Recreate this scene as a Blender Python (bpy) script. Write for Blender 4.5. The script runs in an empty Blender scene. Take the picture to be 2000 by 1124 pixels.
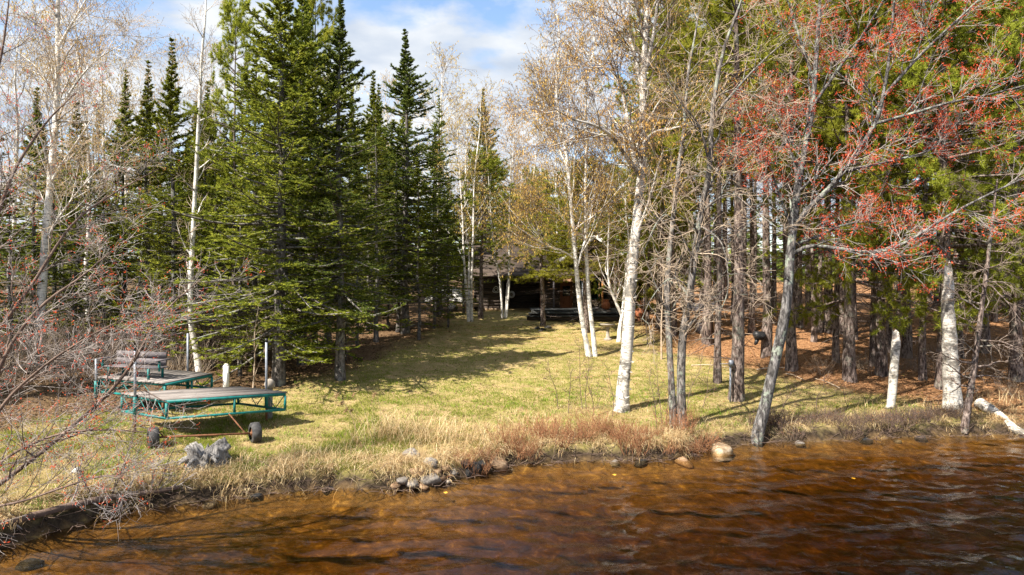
import bpy, math, random
import numpy as np
from mathutils import Vector
rad = math.radians
SC = bpy.context.scene
COL = SC.collection
# ------------------------------------------------------------------ camera
F = 1333.0; HZ = 540.0; CAMZ = 4.6          # focal length and horizon row in photo pixels, eye height over the water
cam = bpy.data.cameras.new('camera'); camo = bpy.data.objects.new('camera', cam); COL.objects.link(camo)
camo.location = (0, 0, CAMZ); camo.rotation_euler = (rad(90), 0, 0)
cam.sensor_width = 36; cam.lens = 36 * F / 2000.0; cam.shift_y = -(562 - HZ) / 2000.0
cam.clip_start = 0.1; cam.clip_end = 3000
SC.camera = camo
# ------------------------------------------------------------------ world and sun
SUN_EL, SUN_AZ = rad(49), rad(40)            # from the left, a little from the camera's side
sdir = Vector((-math.cos(SUN_AZ) * math.cos(SUN_EL), -math.sin(SUN_AZ) * math.cos(SUN_EL), math.sin(SUN_EL)))
W = bpy.data.worlds.new('World'); SC.world = W; W.use_nodes = True
nt = W.node_tree; nt.nodes.clear(); N = nt.nodes.new; LK = nt.links.new
wo = N('ShaderNodeOutputWorld'); bg = N('ShaderNodeBackground'); bg.inputs['Strength'].default_value = 0.10
sky = N('ShaderNodeTexSky'); sky.sky_type = 'NISHITA'; sky.sun_disc = False
sky.sun_elevation = SUN_EL; sky.sun_rotation = math.atan2(sdir.x, sdir.y); sky.air_density = 1.0; sky.dust_density = 0.6; sky.ozone_density = 1.6
tc = N('ShaderNodeTexCoord'); sp = N('ShaderNodeSeparateXYZ'); LK(tc.outputs['Generated'], sp.inputs[0])
ad = N('ShaderNodeMath'); ad.operation = 'MAXIMUM'; LK(sp.outputs['Z'], ad.inputs[0]); ad.inputs[1].default_value = 0.0
ad2 = N('ShaderNodeMath'); ad2.operation = 'ADD'; LK(ad.outputs[0], ad2.inputs[0]); ad2.inputs[1].default_value = 0.16
dx = N('ShaderNodeMath'); dx.operation = 'DIVIDE'; LK(sp.outputs['X'], dx.inputs[0]); LK(ad2.outputs[0], dx.inputs[1])
dy = N('ShaderNodeMath'); dy.operation = 'DIVIDE'; LK(sp.outputs['Y'], dy.inputs[0]); LK(ad2.outputs[0], dy.inputs[1])
cb = N('ShaderNodeCombineXYZ'); LK(dx.outputs[0], cb.inputs[0]); LK(dy.outputs[0], cb.inputs[1]); cb.inputs[2].default_value = 2.4
n1 = N('ShaderNodeTexNoise'); n1.inputs['Scale'].default_value = 1.9; n1.inputs['Detail'].default_value = 9; n1.inputs['Roughness'].default_value = 0.56; n1.inputs['Distortion'].default_value = 0.25
LK(cb.outputs[0], n1.inputs['Vector'])
r1 = N('ShaderNodeValToRGB'); r1.color_ramp.elements[0].position = 0.40; r1.color_ramp.elements[0].color = (0, 0, 0, 1)
r1.color_ramp.elements[1].position = 0.53; r1.color_ramp.elements[1].color = (1, 1, 1, 1); LK(n1.outputs['Fac'], r1.inputs[0])
n2 = N('ShaderNodeTexNoise'); n2.inputs['Scale'].default_value = 3.4; n2.inputs['Detail'].default_value = 6; LK(cb.outputs[0], n2.inputs['Vector'])
r2 = N('ShaderNodeValToRGB'); r2.color_ramp.elements[0].position = 0.33; r2.color_ramp.elements[0].color = (2.3, 2.65, 3.2, 1)
r2.color_ramp.elements[1].position = 0.62; r2.color_ramp.elements[1].color = (3.8, 3.9, 4.0, 1); LK(n2.outputs['Fac'], r2.inputs[0])
mx = N('ShaderNodeMix'); mx.data_type = 'RGBA'; LK(r1.outputs[0], mx.inputs['Factor']); LK(sky.outputs[0], mx.inputs['A']); LK(r2.outputs[0], mx.inputs['B'])
LK(mx.outputs['Result'], bg.inputs['Color']); LK(bg.outputs[0], wo.inputs[0])
sl = bpy.data.lights.new('sun', 'SUN'); sl.energy = 5.0; sl.angle = rad(0.53); sl.color = (1.0, 0.93, 0.82)
so = bpy.data.objects.new('sun', sl); COL.objects.link(so); so.rotation_euler = sdir.to_track_quat('Z', 'Y').to_euler(); so.location = (-30, -8, 40)
vs = SC.view_settings; vs.view_transform = 'Standard'; vs.look = 'None'; vs.gamma = 1; vs.use_curve_mapping = False; vs.exposure = 1.42
cy = SC.cycles; cy.use_denoising = True; cy.max_bounces = 8; cy.diffuse_bounces = 4; cy.glossy_bounces = 3; cy.transmission_bounces = 5
cy.transparent_max_bounces = 8; cy.volume_bounces = 0; cy.caustics_reflective = False; cy.caustics_refractive = False; cy.sample_clamp_indirect = 6
try: cy.denoising_input_passes = 'RGB_ALBEDO_NORMAL'; cy.denoising_prefilter = 'NONE'
except Exception: pass

# ------------------------------------------------------------------ helpers: objects
def link(o, parent=None):
    COL.objects.link(o)
    if parent is not None: o.parent = parent
    return o
def tag(o, label=None, cat=None, group=None, kind=None):
    if label: o['label'] = label
    if cat: o['category'] = cat
    if group: o['group'] = group
    if kind: o['kind'] = kind
    return o
def empty(name, loc, rz=0.0):
    o = bpy.data.objects.new(name, None); o.empty_display_size = 0.3; o.location = loc; o.rotation_euler = (0, 0, rz); return link(o)
def copy_tree(o, parent=None):
    c = o.copy(); COL.objects.link(c); c.parent = parent
    for ch in o.children: copy_tree(ch, c)
    return c
class MB:
    def __init__(s): s.v = []; s.q = []; s.t = []; s.n = 0; s.c = []
    def add(s, v, quads=None, tris=None, col=None):
        v = np.asarray(v, float).reshape(-1, 3)
        if quads is not None and len(quads): s.q.append(np.asarray(quads, np.int64).reshape(-1, 4) + s.n)
        if tris is not None and len(tris): s.t.append(np.asarray(tris, np.int64).reshape(-1, 3) + s.n)
        s.v.append(v); s.n += len(v)
        if col is not None: s.c.append(np.broadcast_to(np.asarray(col, float), (len(v), 3)))
        return s
    def mesh(s, name, mat, smooth=False):
        me = bpy.data.meshes.new(name)
        v = np.concatenate(s.v).astype(np.float32)
        q = np.concatenate(s.q) if s.q else np.zeros((0, 4), np.int64)
        t = np.concatenate(s.t) if s.t else np.zeros((0, 3), np.int64)
        me.vertices.add(len(v)); me.vertices.foreach_set('co', v.ravel())
        me.loops.add(q.size + t.size); me.loops.foreach_set('vertex_index', np.concatenate([q.ravel(), t.ravel()]).astype(np.int32))
        me.polygons.add(len(q) + len(t))
        st = np.concatenate([np.arange(len(q)) * 4, q.size + np.arange(len(t)) * 3]).astype(np.int32)
        me.polygons.foreach_set('loop_start', st)
        if smooth: me.polygons.foreach_set('use_smooth', np.ones(len(st), bool))
        if s.c:
            c = np.concatenate(s.c); a = me.attributes.new('Col', 'FLOAT_COLOR', 'POINT')
            a.data.foreach_set('color', np.concatenate([c, np.ones((len(c), 1))], 1).astype(np.float32).ravel())
        me.materials.append(mat); me.update(calc_edges=True); return me
    def build(s, name, mat, parent=None, smooth=False):
        o = link(bpy.data.objects.new(name, s.mesh(name, mat, smooth)), parent)
        if name in ('twigs', 'buds', 'catkins', 'blossom', 'branches', 'leaves', 'stems', 'crown', 'dry_stalks'): o['kind'] = 'stuff'
        return o
BOXQ = np.array([[0,3,2,1],[4,5,6,7],[0,1,5,4],[1,2,6,5],[2,3,7,6],[3,0,4,7]])
def box(mb, c, sz, rz=0.0, ax=None):
    """box with centre c and full sizes sz; ax = optional 3 axis vectors"""
    h = np.array(sz) / 2.0
    s = np.array([[-1,-1,-1],[1,-1,-1],[1,1,-1],[-1,1,-1],[-1,-1,1],[1,-1,1],[1,1,1],[-1,1,1]]) * h
    if ax is not None: s = s @ np.array(ax, float)
    elif rz: cr, sr = math.cos(rz), math.sin(rz); s = s @ np.array([[cr, sr, 0], [-sr, cr, 0], [0, 0, 1]])
    return mb.add(s + np.array(c, float), BOXQ)
def beam(mb, a, b, w, h, up=(0, 0, 1)):
    a = np.array(a, float); b = np.array(b, float); x = b - a; L = np.linalg.norm(x); x /= L
    u = np.array(up, float)
    if abs(x @ u) > 0.98: u = np.array([0, 1, 0.])
    y = np.cross(u, x); y /= np.linalg.norm(y); z = np.cross(x, y)
    return box(mb, (a + b) / 2, (L, w, h), ax=[x, y, z])
def unit(v): return v / np.maximum(np.linalg.norm(v, axis=-1, keepdims=True), 1e-9)
def tubes(mb, P, R, sides=5, jit=0.0, rng=None, cap=False):
    """P (B,N,3) paths, R (B,N) radii -> tube surfaces"""
    P = np.asarray(P, float); R = np.asarray(R, float); B, n, _ = P.shape
    T = np.empty_like(P); T[:, 1:-1] = P[:, 2:] - P[:, :-2]; T[:, 0] = P[:, 1] - P[:, 0]; T[:, -1] = P[:, -1] - P[:, -2]
    T = unit(T)
    ref = np.where(np.abs(T[:, :1, 2:3]) > 0.8, np.array([1., 0, 0]), np.array([0, 0, 1.])); ref = np.broadcast_to(ref, T.shape)
    U = unit(np.cross(ref, T)); V = np.cross(T, U)
    a = np.arange(sides) * 2 * np.pi / sides
    rr = R[:, :, None] * (1 + (rng.normal(0, jit, (B, n, sides)) if jit else 0))
    X = P[:, :, None, :] + rr[..., None] * (np.cos(a)[None, None, :, None] * U[:, :, None, :] + np.sin(a)[None, None, :, None] * V[:, :, None, :])
    idx = np.arange(B * n * sides).reshape(B, n, sides)
    i0 = idx[:, :-1, :]; i1 = idx[:, 1:, :]
    q = np.stack([i0, np.roll(i0, -1, 2), np.roll(i1, -1, 2), i1], -1).reshape(-1, 4)
    tr = []
    if cap:
        for b in range(B):
            for k in range(1, sides - 1):
                tr.append([idx[b, 0, 0], idx[b, 0, k + 1], idx[b, 0, k]]); tr.append([idx[b, -1, 0], idx[b, -1, k], idx[b, -1, k + 1]])
    mb.add(X.reshape(-1, 3), q, tr); return mb
def resample(pts, n):
    pts = np.array(pts, float); m = len(pts)
    # Catmull-Rom style smoothing
    t = np.linspace(0, m - 1, n); i = np.clip(t.astype(int), 0, m - 2); f = (t - i)[:, None]
    p0 = pts[np.maximum(i - 1, 0)]; p1 = pts[i]; p2 = pts[i + 1]; p3 = pts[np.minimum(i + 2, m - 1)]
    return 0.5 * ((2 * p1) + (-p0 + p2) * f + (2 * p0 - 5 * p1 + 4 * p2 - p3) * f**2 + (-p0 + 3 * p1 - 3 * p2 + p3) * f**3)
def grow(P, R, per, t0, t1, ang, L, up, wig, n, rng, rs=0.5, rtip=0.004, rmax=1.0, flat=False, asd=12, lsd=0.2, tp=1.0, bias=None, lens_by='t'):
    """children of every path in P: per each, leaving at angle ang; L = length at t0 .. (L[0] at t0, L[1] at t1)"""
    P = np.asarray(P, float); B, m, _ = P.shape
    t = (np.arange(per)[None, :] + rng.random((B, per))) / per; t = t ** tp
    tt = t0 + (t1 - t0) * t; tt = np.clip(tt, 0, 0.999)
    fi = tt * (m - 1); i = fi.astype(int); f = fi - i
    b = np.arange(B)[:, None]
    pos = P[b, i] * (1 - f[..., None]) + P[b, i + 1] * f[..., None]
    tan = unit(P[b, i + 1] - P[b, i]); pr = R[b, i] * (1 - f) + R[b, i + 1] * f
    if flat:
        side = unit(np.cross(tan, np.array([0, 0, 1.])) + 1e-6) * np.where(rng.random((B, per)) < 0.5, -1., 1.)[..., None]
        perp = unit(side + rng.normal(0, 0.18, side.shape))
    else:
        perp = rng.normal(0, 1, pos.shape)
        if bias is not None: perp = perp + np.array(bias)
        perp = unit(perp - (perp * tan).sum(-1, keepdims=True) * tan)
    a = np.radians(rng.normal(ang, asd, (B, per)))[..., None]
    d = np.cos(a) * tan + np.sin(a) * perp
    ln = (L[0] + (L[1] - L[0]) * t) * rng.normal(1, lsd, (B, per)).clip(0.35, 1.8)
    pos = pos.reshape(-1, 3); d = d.reshape(-1, 3); ln = ln.reshape(-1); r0 = np.minimum(pr.reshape(-1) * rs, rmax)
    r0 = np.maximum(r0, rtip)
    C = np.empty((len(pos), n, 3)); C[:, 0] = pos
    for k in range(1, n):
        d = unit(d + np.array([0, 0, up]) / (n - 1) + rng.normal(0, wig, d.shape)); C[:, k] = C[:, k - 1] + d * (ln / (n - 1))[:, None]
    RR = r0[:, None] * (1 - np.linspace(0, 1, n)[None, :]) + rtip * np.linspace(0, 1, n)[None, :]
    return C, RR, ln
def tris_at(mb, o, d, L, w, rng, col=None):
    """thin triangles from o along d"""
    k = len(o); p = unit(np.cross(d, rng.normal(0, 1, (k, 3))))
    L = np.broadcast_to(np.asarray(L, float), (k,))[:, None]; w = np.broadcast_to(np.asarray(w, float), (k,))[:, None]
    X = np.stack([o - p * w / 2, o + p * w / 2, o + d * L], 1)
    mb.add(X.reshape(-1, 3), tris=np.arange(3 * k).reshape(k, 3), col=None if col is None else np.repeat(col, 3, 0)); return mb
def quads_at(mb, o, d, L, w, rng, col=None, nrm=None):
    k = len(o); p = unit(np.cross(d, rng.normal(0, 1, (k, 3)) if nrm is None else nrm))
    L = np.broadcast_to(np.asarray(L, float), (k,))[:, None]; w = np.broadcast_to(np.asarray(w, float), (k,))[:, None]
    X = np.stack([o, o + d * L * .45 - p * w / 2, o + d * L, o + d * L * .5 + p * w / 2], 1)
    mb.add(X.reshape(-1, 3), np.arange(4 * k).reshape(k, 4), col=None if col is None else np.repeat(col, 4, 0)); return mb
def along(P, per, t0, rng, t1=0.999):
    P = np.asarray(P); B, m, _ = P.shape; t = t0 + (t1 - t0) * rng.random((B, per)); fi = t * (m - 1); i = fi.astype(int); f = (fi - i)[..., None]
    b = np.arange(B)[:, None]
    return (P[b, i] * (1 - f) + P[b, i + 1] * f).reshape(-1, 3), unit(P[b, i + 1] - P[b, i]).reshape(-1, 3)

# ------------------------------------------------------------------ helpers: materials
def mat(name):
    m = bpy.data.materials.new(name); m.use_nodes = True; t = m.node_tree; t.nodes.clear()
    out = t.nodes.new('ShaderNodeOutputMaterial'); return m, t, out
def ramp(t, stops, fac=None):
    r = t.nodes.new('ShaderNodeValToRGB'); e = r.color_ramp.elements
    while len(e) < len(stops): e.new(0.5)
    for x, (p, c) in zip(e, stops): x.position = p; x.color = (*c, 1)
    if fac is not None: t.links.new(fac, r.inputs[0])
    return r.outputs[0]
def noise(t, scale, detail=4, rough=0.55, vec=None, dist=0.0):
    n = t.nodes.new('ShaderNodeTexNoise'); n.inputs['Scale'].default_value = scale; n.inputs['Detail'].default_value = detail
    n.inputs['Roughness'].default_value = rough; n.inputs['Distortion'].default_value = dist
    if vec is not None: t.links.new(vec, n.inputs['Vector'])
    return n.outputs['Fac']
def coords(t, sc=(1, 1, 1), kind='Object'):
    c = t.nodes.new('ShaderNodeTexCoord'); m = t.nodes.new('ShaderNodeMapping'); m.inputs['Scale'].default_value = sc
    t.links.new(c.outputs[kind], m.inputs['Vector']); return m.outputs[0]
def mixc(t, fac, a, b, mode='MIX'):
    m = t.nodes.new('ShaderNodeMix'); m.data_type = 'RGBA'; m.blend_type = mode
    for nm, v in (('Factor', fac), ('A', a), ('B', b)):
        s = [i for i in m.inputs if i.name == nm and (i.type == ('VALUE' if nm == 'Factor' else 'RGBA'))][0]
        if hasattr(v, 'links') or isinstance(v, bpy.types.NodeSocket): t.links.new(v, s)
        elif nm == 'Factor': s.default_value = v
        else: s.default_value = (*v, 1)
    return [o for o in m.outputs if o.type == 'RGBA'][0]
def surf(t, out, col, rough=0.8, bump=None, bs=0.3, bd=0.02, metal=0.0, spec=0.3):
    b = t.nodes.new('ShaderNodeBsdfPrincipled'); b.inputs['Roughness'].default_value = rough; b.inputs['Metallic'].default_value = metal
    b.inputs['Specular IOR Level'].default_value = spec
    if isinstance(col, bpy.types.NodeSocket): t.links.new(col, b.inputs['Base Color'])
    else: b.inputs['Base Color'].default_value = (*col, 1)
    if bump is not None:
        n = t.nodes.new('ShaderNodeBump'); n.inputs['Strength'].default_value = bs; n.inputs['Distance'].default_value = bd
        t.links.new(bump, n.inputs['Height']); t.links.new(n.outputs[0], b.inputs['Normal'])
    t.links.new(b.outputs[0], out.inputs[0]); return b
def leafmat(name, stops, trans=0.35, objvar=0.25, attr=False, gloss=0.0):
    m, t, out = mat(name)
    if attr:
        a = t.nodes.new('ShaderNodeAttribute'); a.attribute_name = 'Col'; c = a.outputs['Color']
    else:
        g = t.nodes.new('ShaderNodeNewGeometry'); c = ramp(t, stops, g.outputs['Random Per Island'])
        oi = t.nodes.new('ShaderNodeObjectInfo'); hs = t.nodes.new('ShaderNodeHueSaturation')
        mr = t.nodes.new('ShaderNodeMapRange'); mr.inputs['To Min'].default_value = 1 - objvar; mr.inputs['To Max'].default_value = 1 + objvar
        t.links.new(oi.outputs['Random'], mr.inputs['Value']); t.links.new(mr.outputs[0], hs.inputs['Value'])
        mr2 = t.nodes.new('ShaderNodeMapRange'); mr2.inputs['To Min'].default_value = .485; mr2.inputs['To Max'].default_value = .515
        mm = t.nodes.new('ShaderNodeMath'); mm.operation = 'FRACT'; m7 = t.nodes.new('ShaderNodeMath'); m7.operation = 'MULTIPLY'; m7.inputs[1].default_value = 7.3
        t.links.new(oi.outputs['Random'], m7.inputs[0]); t.links.new(m7.outputs[0], mm.inputs[0]); t.links.new(mm.outputs[0], mr2.inputs['Value']); t.links.new(mr2.outputs[0], hs.inputs['Hue'])
        t.links.new(c, hs.inputs['Color']); c = hs.outputs[0]
    d = t.nodes.new('ShaderNodeBsdfDiffuse'); tr = t.nodes.new('ShaderNodeBsdfTranslucent'); mx = t.nodes.new('ShaderNodeMixShader'); mx.inputs[0].default_value = trans
    t.links.new(c, d.inputs[0]); t.links.new(c, tr.inputs[0]); t.links.new(d.outputs[0], mx.inputs[1]); t.links.new(tr.outputs[0], mx.inputs[2])
    res = mx.outputs[0]
    if gloss:
        gl = t.nodes.new('ShaderNodeBsdfGlossy'); gl.inputs['Roughness'].default_value = .45; m2 = t.nodes.new('ShaderNodeMixShader'); m2.inputs[0].default_value = gloss
        t.links.new(res, m2.inputs[1]); t.links.new(gl.outputs[0], m2.inputs[2]); res = m2.outputs[0]
    t.links.new(res, out.inputs[0]); return m
def barkmat(name, stops, sc=(9, 9, 2.2), bs=0.6, lich=0.0, bd=0.02):
    m, t, out = mat(name); v = coords(t, sc); n = noise(t, 1.6, 6, 0.65, v, 0.6); c = ramp(t, stops, n)
    if lich:
        n2 = noise(t, 2.3, 5, 0.7, coords(t)); f = ramp(t, [(0.54, (0, 0, 0)), (0.60, (lich,) * 3)], n2); c = mixc(t, f, c, (0.30, 0.34, 0.27))
    surf(t, out, c, 0.9, n, bs, bd); return m
def birchmat(name, white=(0.78, 0.74, 0.68), dark=0.5):
    m, t, out = mat(name)
    n = noise(t, 1.0, 4, 0.6, coords(t, (5, 5, 30)), 0.3)
    c = ramp(t, [(0.30, (0.05, 0.045, 0.04)), (0.40, tuple(w * .68 for w in white)), (0.52, white), (1.0, tuple(min(1, w * 1.08) for w in white))], n)
    n2 = noise(t, 1.7, 5, 0.65, coords(t, (1, 1, 1.4))); f = ramp(t, [(0.50, (0, 0, 0)), (0.57, (dark,) * 3)], n2)
    c = mixc(t, f, c, (0.10, 0.09, 0.075))
    n3 = noise(t, 5.0, 4, 0.6, coords(t)); f3 = ramp(t, [(0.58, (0, 0, 0)), (0.66, (.55,) * 3)], n3); c = mixc(t, f3, c, (0.42, 0.36, 0.27))
    surf(t, out, c, 0.75, n, 0.35, 0.012); return m
def plain(name, c1, c2, sc=6, rough=0.6, metal=0.0, bs=0.15, kind='Object', stretch=(1, 1, 1)):
    m, t, out = mat(name); n = noise(t, sc, 5, 0.6, coords(t, stretch, kind)); surf(t, out, ramp(t, [(0.32, c1), (0.68, c2)], n), rough, n, bs, 0.01, metal); return m
M = {}
M['fir'] = leafmat('fir_needles', [(0.0, (0.065, 0.085, 0.015)), (0.45, (0.17, 0.20, 0.028)), (0.8, (0.30, 0.315, 0.042)), (1.0, (0.40, 0.40, 0.06))], 0.5, 0.22)
M['spruce'] = leafmat('spruce_needles', [(0.0, (0.05, 0.08, 0.02)), (0.5, (0.12, 0.17, 0.035)), (0.85, (0.21, 0.26, 0.05)), (1.0, (0.30, 0.34, 0.07))], 0.5, 0.2)
M['pine'] = leafmat('pine_needles', [(0.0, (0.13, 0.15, 0.02)), (0.45, (0.29, 0.305, 0.036)), (0.8, (0.42, 0.42, 0.055)), (1.0, (0.52, 0.50, 0.09))], 0.5, 0.2)
M['catkin'] = leafmat('birch_catkins', [(0.0, (0.42, 0.25, 0.06)), (0.5, (0.66, 0.44, 0.11)), (1.0, (0.80, 0.60, 0.19))], 0.45, 0.12)
M['flower'] = leafmat('maple_flowers', [(0.0, (0.40, 0.022, 0.022)), (0.5, (0.62, 0.05, 0.045)), (1.0, (0.72, 0.15, 0.09))], 0.45, 0.08)
M['bud'] = leafmat('buds', [(0.0, (0.20, 0.10, 0.03)), (0.5, (0.24, 0.20, 0.05)), (1.0, (0.35, 0.09, 0.05))], 0.3, 0.1)
M['blade'] = leafmat('grass_blades', None, 0.4, attr=True)
M['litter'] = leafmat('litter', None, 0.1, attr=True)
M['fir_bark'] = barkmat('fir_bark', [(0.38, (0.035, 0.03, 0.026)), (0.5, (0.11, 0.096, 0.085)), (0.66, (0.25, 0.225, 0.205))], (6, 6, 3), 0.8, 0.4)
M['pine_bark'] = barkmat('pine_bark', [(0.38, (0.022, 0.016, 0.014)), (0.48, (0.12, 0.085, 0.07)), (0.62, (0.30, 0.24, 0.21))], (9, 9, 3.0), 1.0, 0.25, 0.05)
M['grey_bark'] = barkmat('grey_bark', [(0.38, (0.04, 0.034, 0.03)), (0.5, (0.13, 0.115, 0.10)), (0.64, (0.30, 0.265, 0.24))], (8, 8, 2.5), 1.0, 0.6, 0.04)
M['maple_bark'] = barkmat('maple_bark', [(0.38, (0.02, 0.018, 0.017)), (0.5, (0.085, 0.078, 0.074)), (0.64, (0.24, 0.225, 0.215))], (8, 8, 2.0), 1.0, 0.7, 0.04)
M['birch_bark'] = birchmat('birch_bark'); M['birch_dirty'] = birchmat('rough_birch_bark', (0.58, 0.54, 0.48), 0.85)
M['twig_pale'] = barkmat('pale_twigs', [(0.3, (0.26, 0.19, 0.13)), (0.7, (0.55, 0.44, 0.33))], (3, 3, 3), 0.2)
M['twig_dark'] = barkmat('dark_twigs', [(0.3, (0.07, 0.045, 0.035)), (0.7, (0.20, 0.14, 0.11))], (3, 3, 3), 0.2)
M['twig_grey'] = barkmat('grey_twigs', [(0.3, (0.20, 0.165, 0.145)), (0.7, (0.48, 0.43, 0.40))], (3, 3, 3), 0.2)
M['twig_rust'] = barkmat('rust_twigs', [(0.3, (0.16, 0.065, 0.03)), (0.7, (0.40, 0.20, 0.10))], (3, 3, 3), 0.2)
M['dead_twig'] = barkmat('dead_twigs', [(0.3, (0.12, 0.09, 0.07)), (0.7, (0.32, 0.25, 0.20))], (3, 3, 3), 0.2)

# ------------------------------------------------------------------ terrain
SH = np.array([(-300, -420), (-60, -110), (-20, -34), (-13, -16), (-11, -5), (-10, 4), (-9.3, 8), (-8.9, 10.4), (-8.6, 11.5), (-8.25, 12.3), (-7.5, 13.35), (-6.5, 13.8), (-5.9, 14.15), (-4.4, 14.75),
               (-2.4, 14.6), (-1.7, 14.95), (-0.94, 15.7), (0, 16.6), (1.27, 16.95), (3.57, 17.0), (4.6, 17.5), (5.2, 18.15), (6.4, 18.7), (8.6, 19.1), (11.8, 19.6), (14.8, 19.8), (22, 20.5), (45, 24), (110, 30), (600, 60)], float)
def vn(x, y, seed=0):
    xi = np.floor(x).astype(np.int64); yi = np.floor(y).astype(np.int64); fx = x - xi; fy = y - yi
    fx = fx * fx * (3 - 2 * fx); fy = fy * fy * (3 - 2 * fy)
    def h(a, b):
        n = (a * 374761393 + b * 668265263 + seed * 982451653) & 0x7fffffff
        n = ((n ^ (n >> 13)) * 1274126177) & 0x7fffffff
        return ((n ^ (n >> 16)) & 0xffff) / 65535.0
    return (h(xi, yi) * (1 - fx) + h(xi + 1, yi) * fx) * (1 - fy) + (h(xi, yi + 1) * (1 - fx) + h(xi + 1, yi + 1) * fx) * fy
def fbm(x, y, s=0): return vn(x, y, s) * .5 + vn(x * 2.1, y * 2.1, s + 1) * .28 + vn(x * 4.3, y * 4.3, s + 2) * .15 + vn(x * 9, y * 9, s + 3) * .07
def shore_d(x, y):
    x = np.asarray(x, float); y = np.asarray(y, float); best = np.full(x.shape, 1e9)
    for a, b in zip(SH[:-1], SH[1:]):
        d = b - a; t = np.clip(((x - a[0]) * d[0] + (y - a[1]) * d[1]) / (d @ d), 0, 1)
        best = np.minimum(best, (x - a[0] - t * d[0])**2 + (y - a[1] - t * d[1])**2)
    return np.sqrt(best) * np.where(y > np.interp(x, SH[:, 0], SH[:, 1]), 1, -1)
def sstep(a, b, v): t = np.clip((v - a) / (b - a), 0, 1); return t * t * (3 - 2 * t)
MOUNDS = [(11.9, 28.0, 1.5, 0.75), (9.3, 36.5, 2.6, 0.7), (14.0, 37, 2.5, 0.5), (-6.9, 15.7, 0.6, 0.15)]
def height(x, y):
    x = np.asarray(x, float); y = np.asarray(y, float)
    s = shore_d(x, y) + 0.34 * (fbm(x * 1.3, y * 1.3, 5) - .5) * sstep(40, 15, np.abs(x))
    land = 0.36 * sstep(-0.02, 0.34, s) + 0.062 * np.clip(s, 0, 30) + 0.022 * np.clip(s - 30, 0, 70) + (fbm(x * .35, y * .35, 9) - .5) * 0.22 * sstep(0.5, 4, s) + (fbm(x * 1.7, y * 1.7, 12) - .5) * .12 * sstep(0, 1, s)
    bed = -0.05 + 0.20 * np.clip(s, -9, 0) + 0.035 * np.clip(s + 9, -60, 0) + (fbm(x * .9, y * .9, 21) - .5) * .16 * sstep(0, -1.5, s)
    z = np.where(s > -0.02, land, np.minimum(bed, 0)) - 0.05 * (s <= 0.1)
    for mx_, my_, r, h in MOUNDS: z = z + h * np.exp(-((x - mx_)**2 + (y - my_)**2) / (r * r)) * (0.75 + .5 * fbm(x * 1.1, y * 1.1, 33))
    return z
def gz(x, y): return float(height(np.array([x]), np.array([y]))[0])
_t = np.concatenate([np.linspace(6, 60, 2700), np.linspace(60.2, 180, 600)])
def hit(px, py):
    X = (px - 1000) / F * _t; Z = CAMZ - (py - HZ) / F * _t; g = height(X, _t); k = int(np.argmax(g >= Z))
    if not (g >= Z).any(): k = len(_t) - 1
    return np.array([X[k], _t[k], g[k]])
def PX(px, py, D): return np.array([(px - 1000) / F * D, D, CAMZ - (py - HZ) / F * D])
def lawn(x, y):
    xl = np.interp(y, [9, 15, 17, 19, 22, 25, 30, 40, 47], [-14, -13, -12.5, -11, -8.3, -6.3, -5.2, -3.6, -3.2])
    xr = np.interp(y, [15, 19, 22, 26, 32, 40, 48], [18, 16, 13, 9.8, 7.0, 7.2, 7.0])
    n = (fbm(x * .7, y * .7, 41) - .5) * 2.6
    return sstep(-1.0, 0.8, x - xl + n) * sstep(-1.2, 1.0, xr - x + n) * sstep(50, 46, y)
rng = np.random.default_rng(7)
def axis(segs):
    out = []
    for a, b, st in segs: out.append(np.arange(a, b, st))
    return np.concatenate(out + [np.array([segs[-1][1]])])
gx = axis([(-620, -120, 50), (-120, -40, 8), (-40, -15, 0.8), (-15, 17, 0.15), (17, 40, 0.8), (40, 120, 8), (120, 620, 50)])
gy = axis([(-420, -60, 40), (-60, 4, 4), (4, 9, 0.5), (9, 25, 0.13), (25, 50, 0.3), (50, 90, 2), (90, 200, 10), (200, 900, 70)])
GX, GY = np.meshgrid(gx, gy, indexing='ij'); GZ = height(GX.ravel(), GY.ravel()).reshape(GX.shape)
nx, ny = GX.shape; ii = np.arange(nx * ny).reshape(nx, ny)
gq = np.stack([ii[:-1, :-1], ii[1:, :-1], ii[1:, 1:], ii[:-1, 1:]], -1).reshape(-1, 4)
# ground material: lawn thatch, leaf / needle litter, wet mud by the water, stony tannin-stained lakebed (by attribute)
m, t, out = mat('ground'); v = coords(t)
at = lambda nme: (lambda a: (setattr(a, 'attribute_name', nme), a.outputs['Fac'])[1])(t.nodes.new('ShaderNodeAttribute'))
nA = noise(t, 2.2, 8, .65, v); nB = noise(t, 14, 6, .7, v); nC = noise(t, 0.55, 4, .5, v)
lawnc = mixc(t, ramp(t, [(.40, (0, 0, 0)), (.60, (1, 1, 1))], nA), (0.34, 0.25, 0.12), (0.20, 0.18, 0.05))
leafc = ramp(t, [(.3, (0.04, 0.026, 0.014)), (.5, (0.11, 0.068, 0.036)), (.7, (0.22, 0.14, 0.075))], nB)  # brown leaf floor of the left woods, with some of their shade in it
needc = ramp(t, [(.3, (0.12, 0.055, 0.025)), (.5, (0.26, 0.13, 0.058)), (.7, (0.40, 0.23, 0.12))], nB)
mud = ramp(t, [(.35, (0.018, 0.013, 0.009)), (.65, (0.06, 0.042, 0.028))], nB)
bed = ramp(t, [(.28, (0.06, 0.036, 0.014)), (.46, (0.15, 0.092, 0.036)), (.58, (0.25, 0.155, 0.06)), (.70, (0.52, 0.36, 0.12))], noise(t, 3.4, 7, .68, v, .6))
flo = mixc(t, at('needle'), leafc, needc); c = mixc(t, at('lawn'), flo, lawnc); c = mixc(t, at('mud'), c, mud); c = mixc(t, at('bed'), c, bed)
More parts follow.
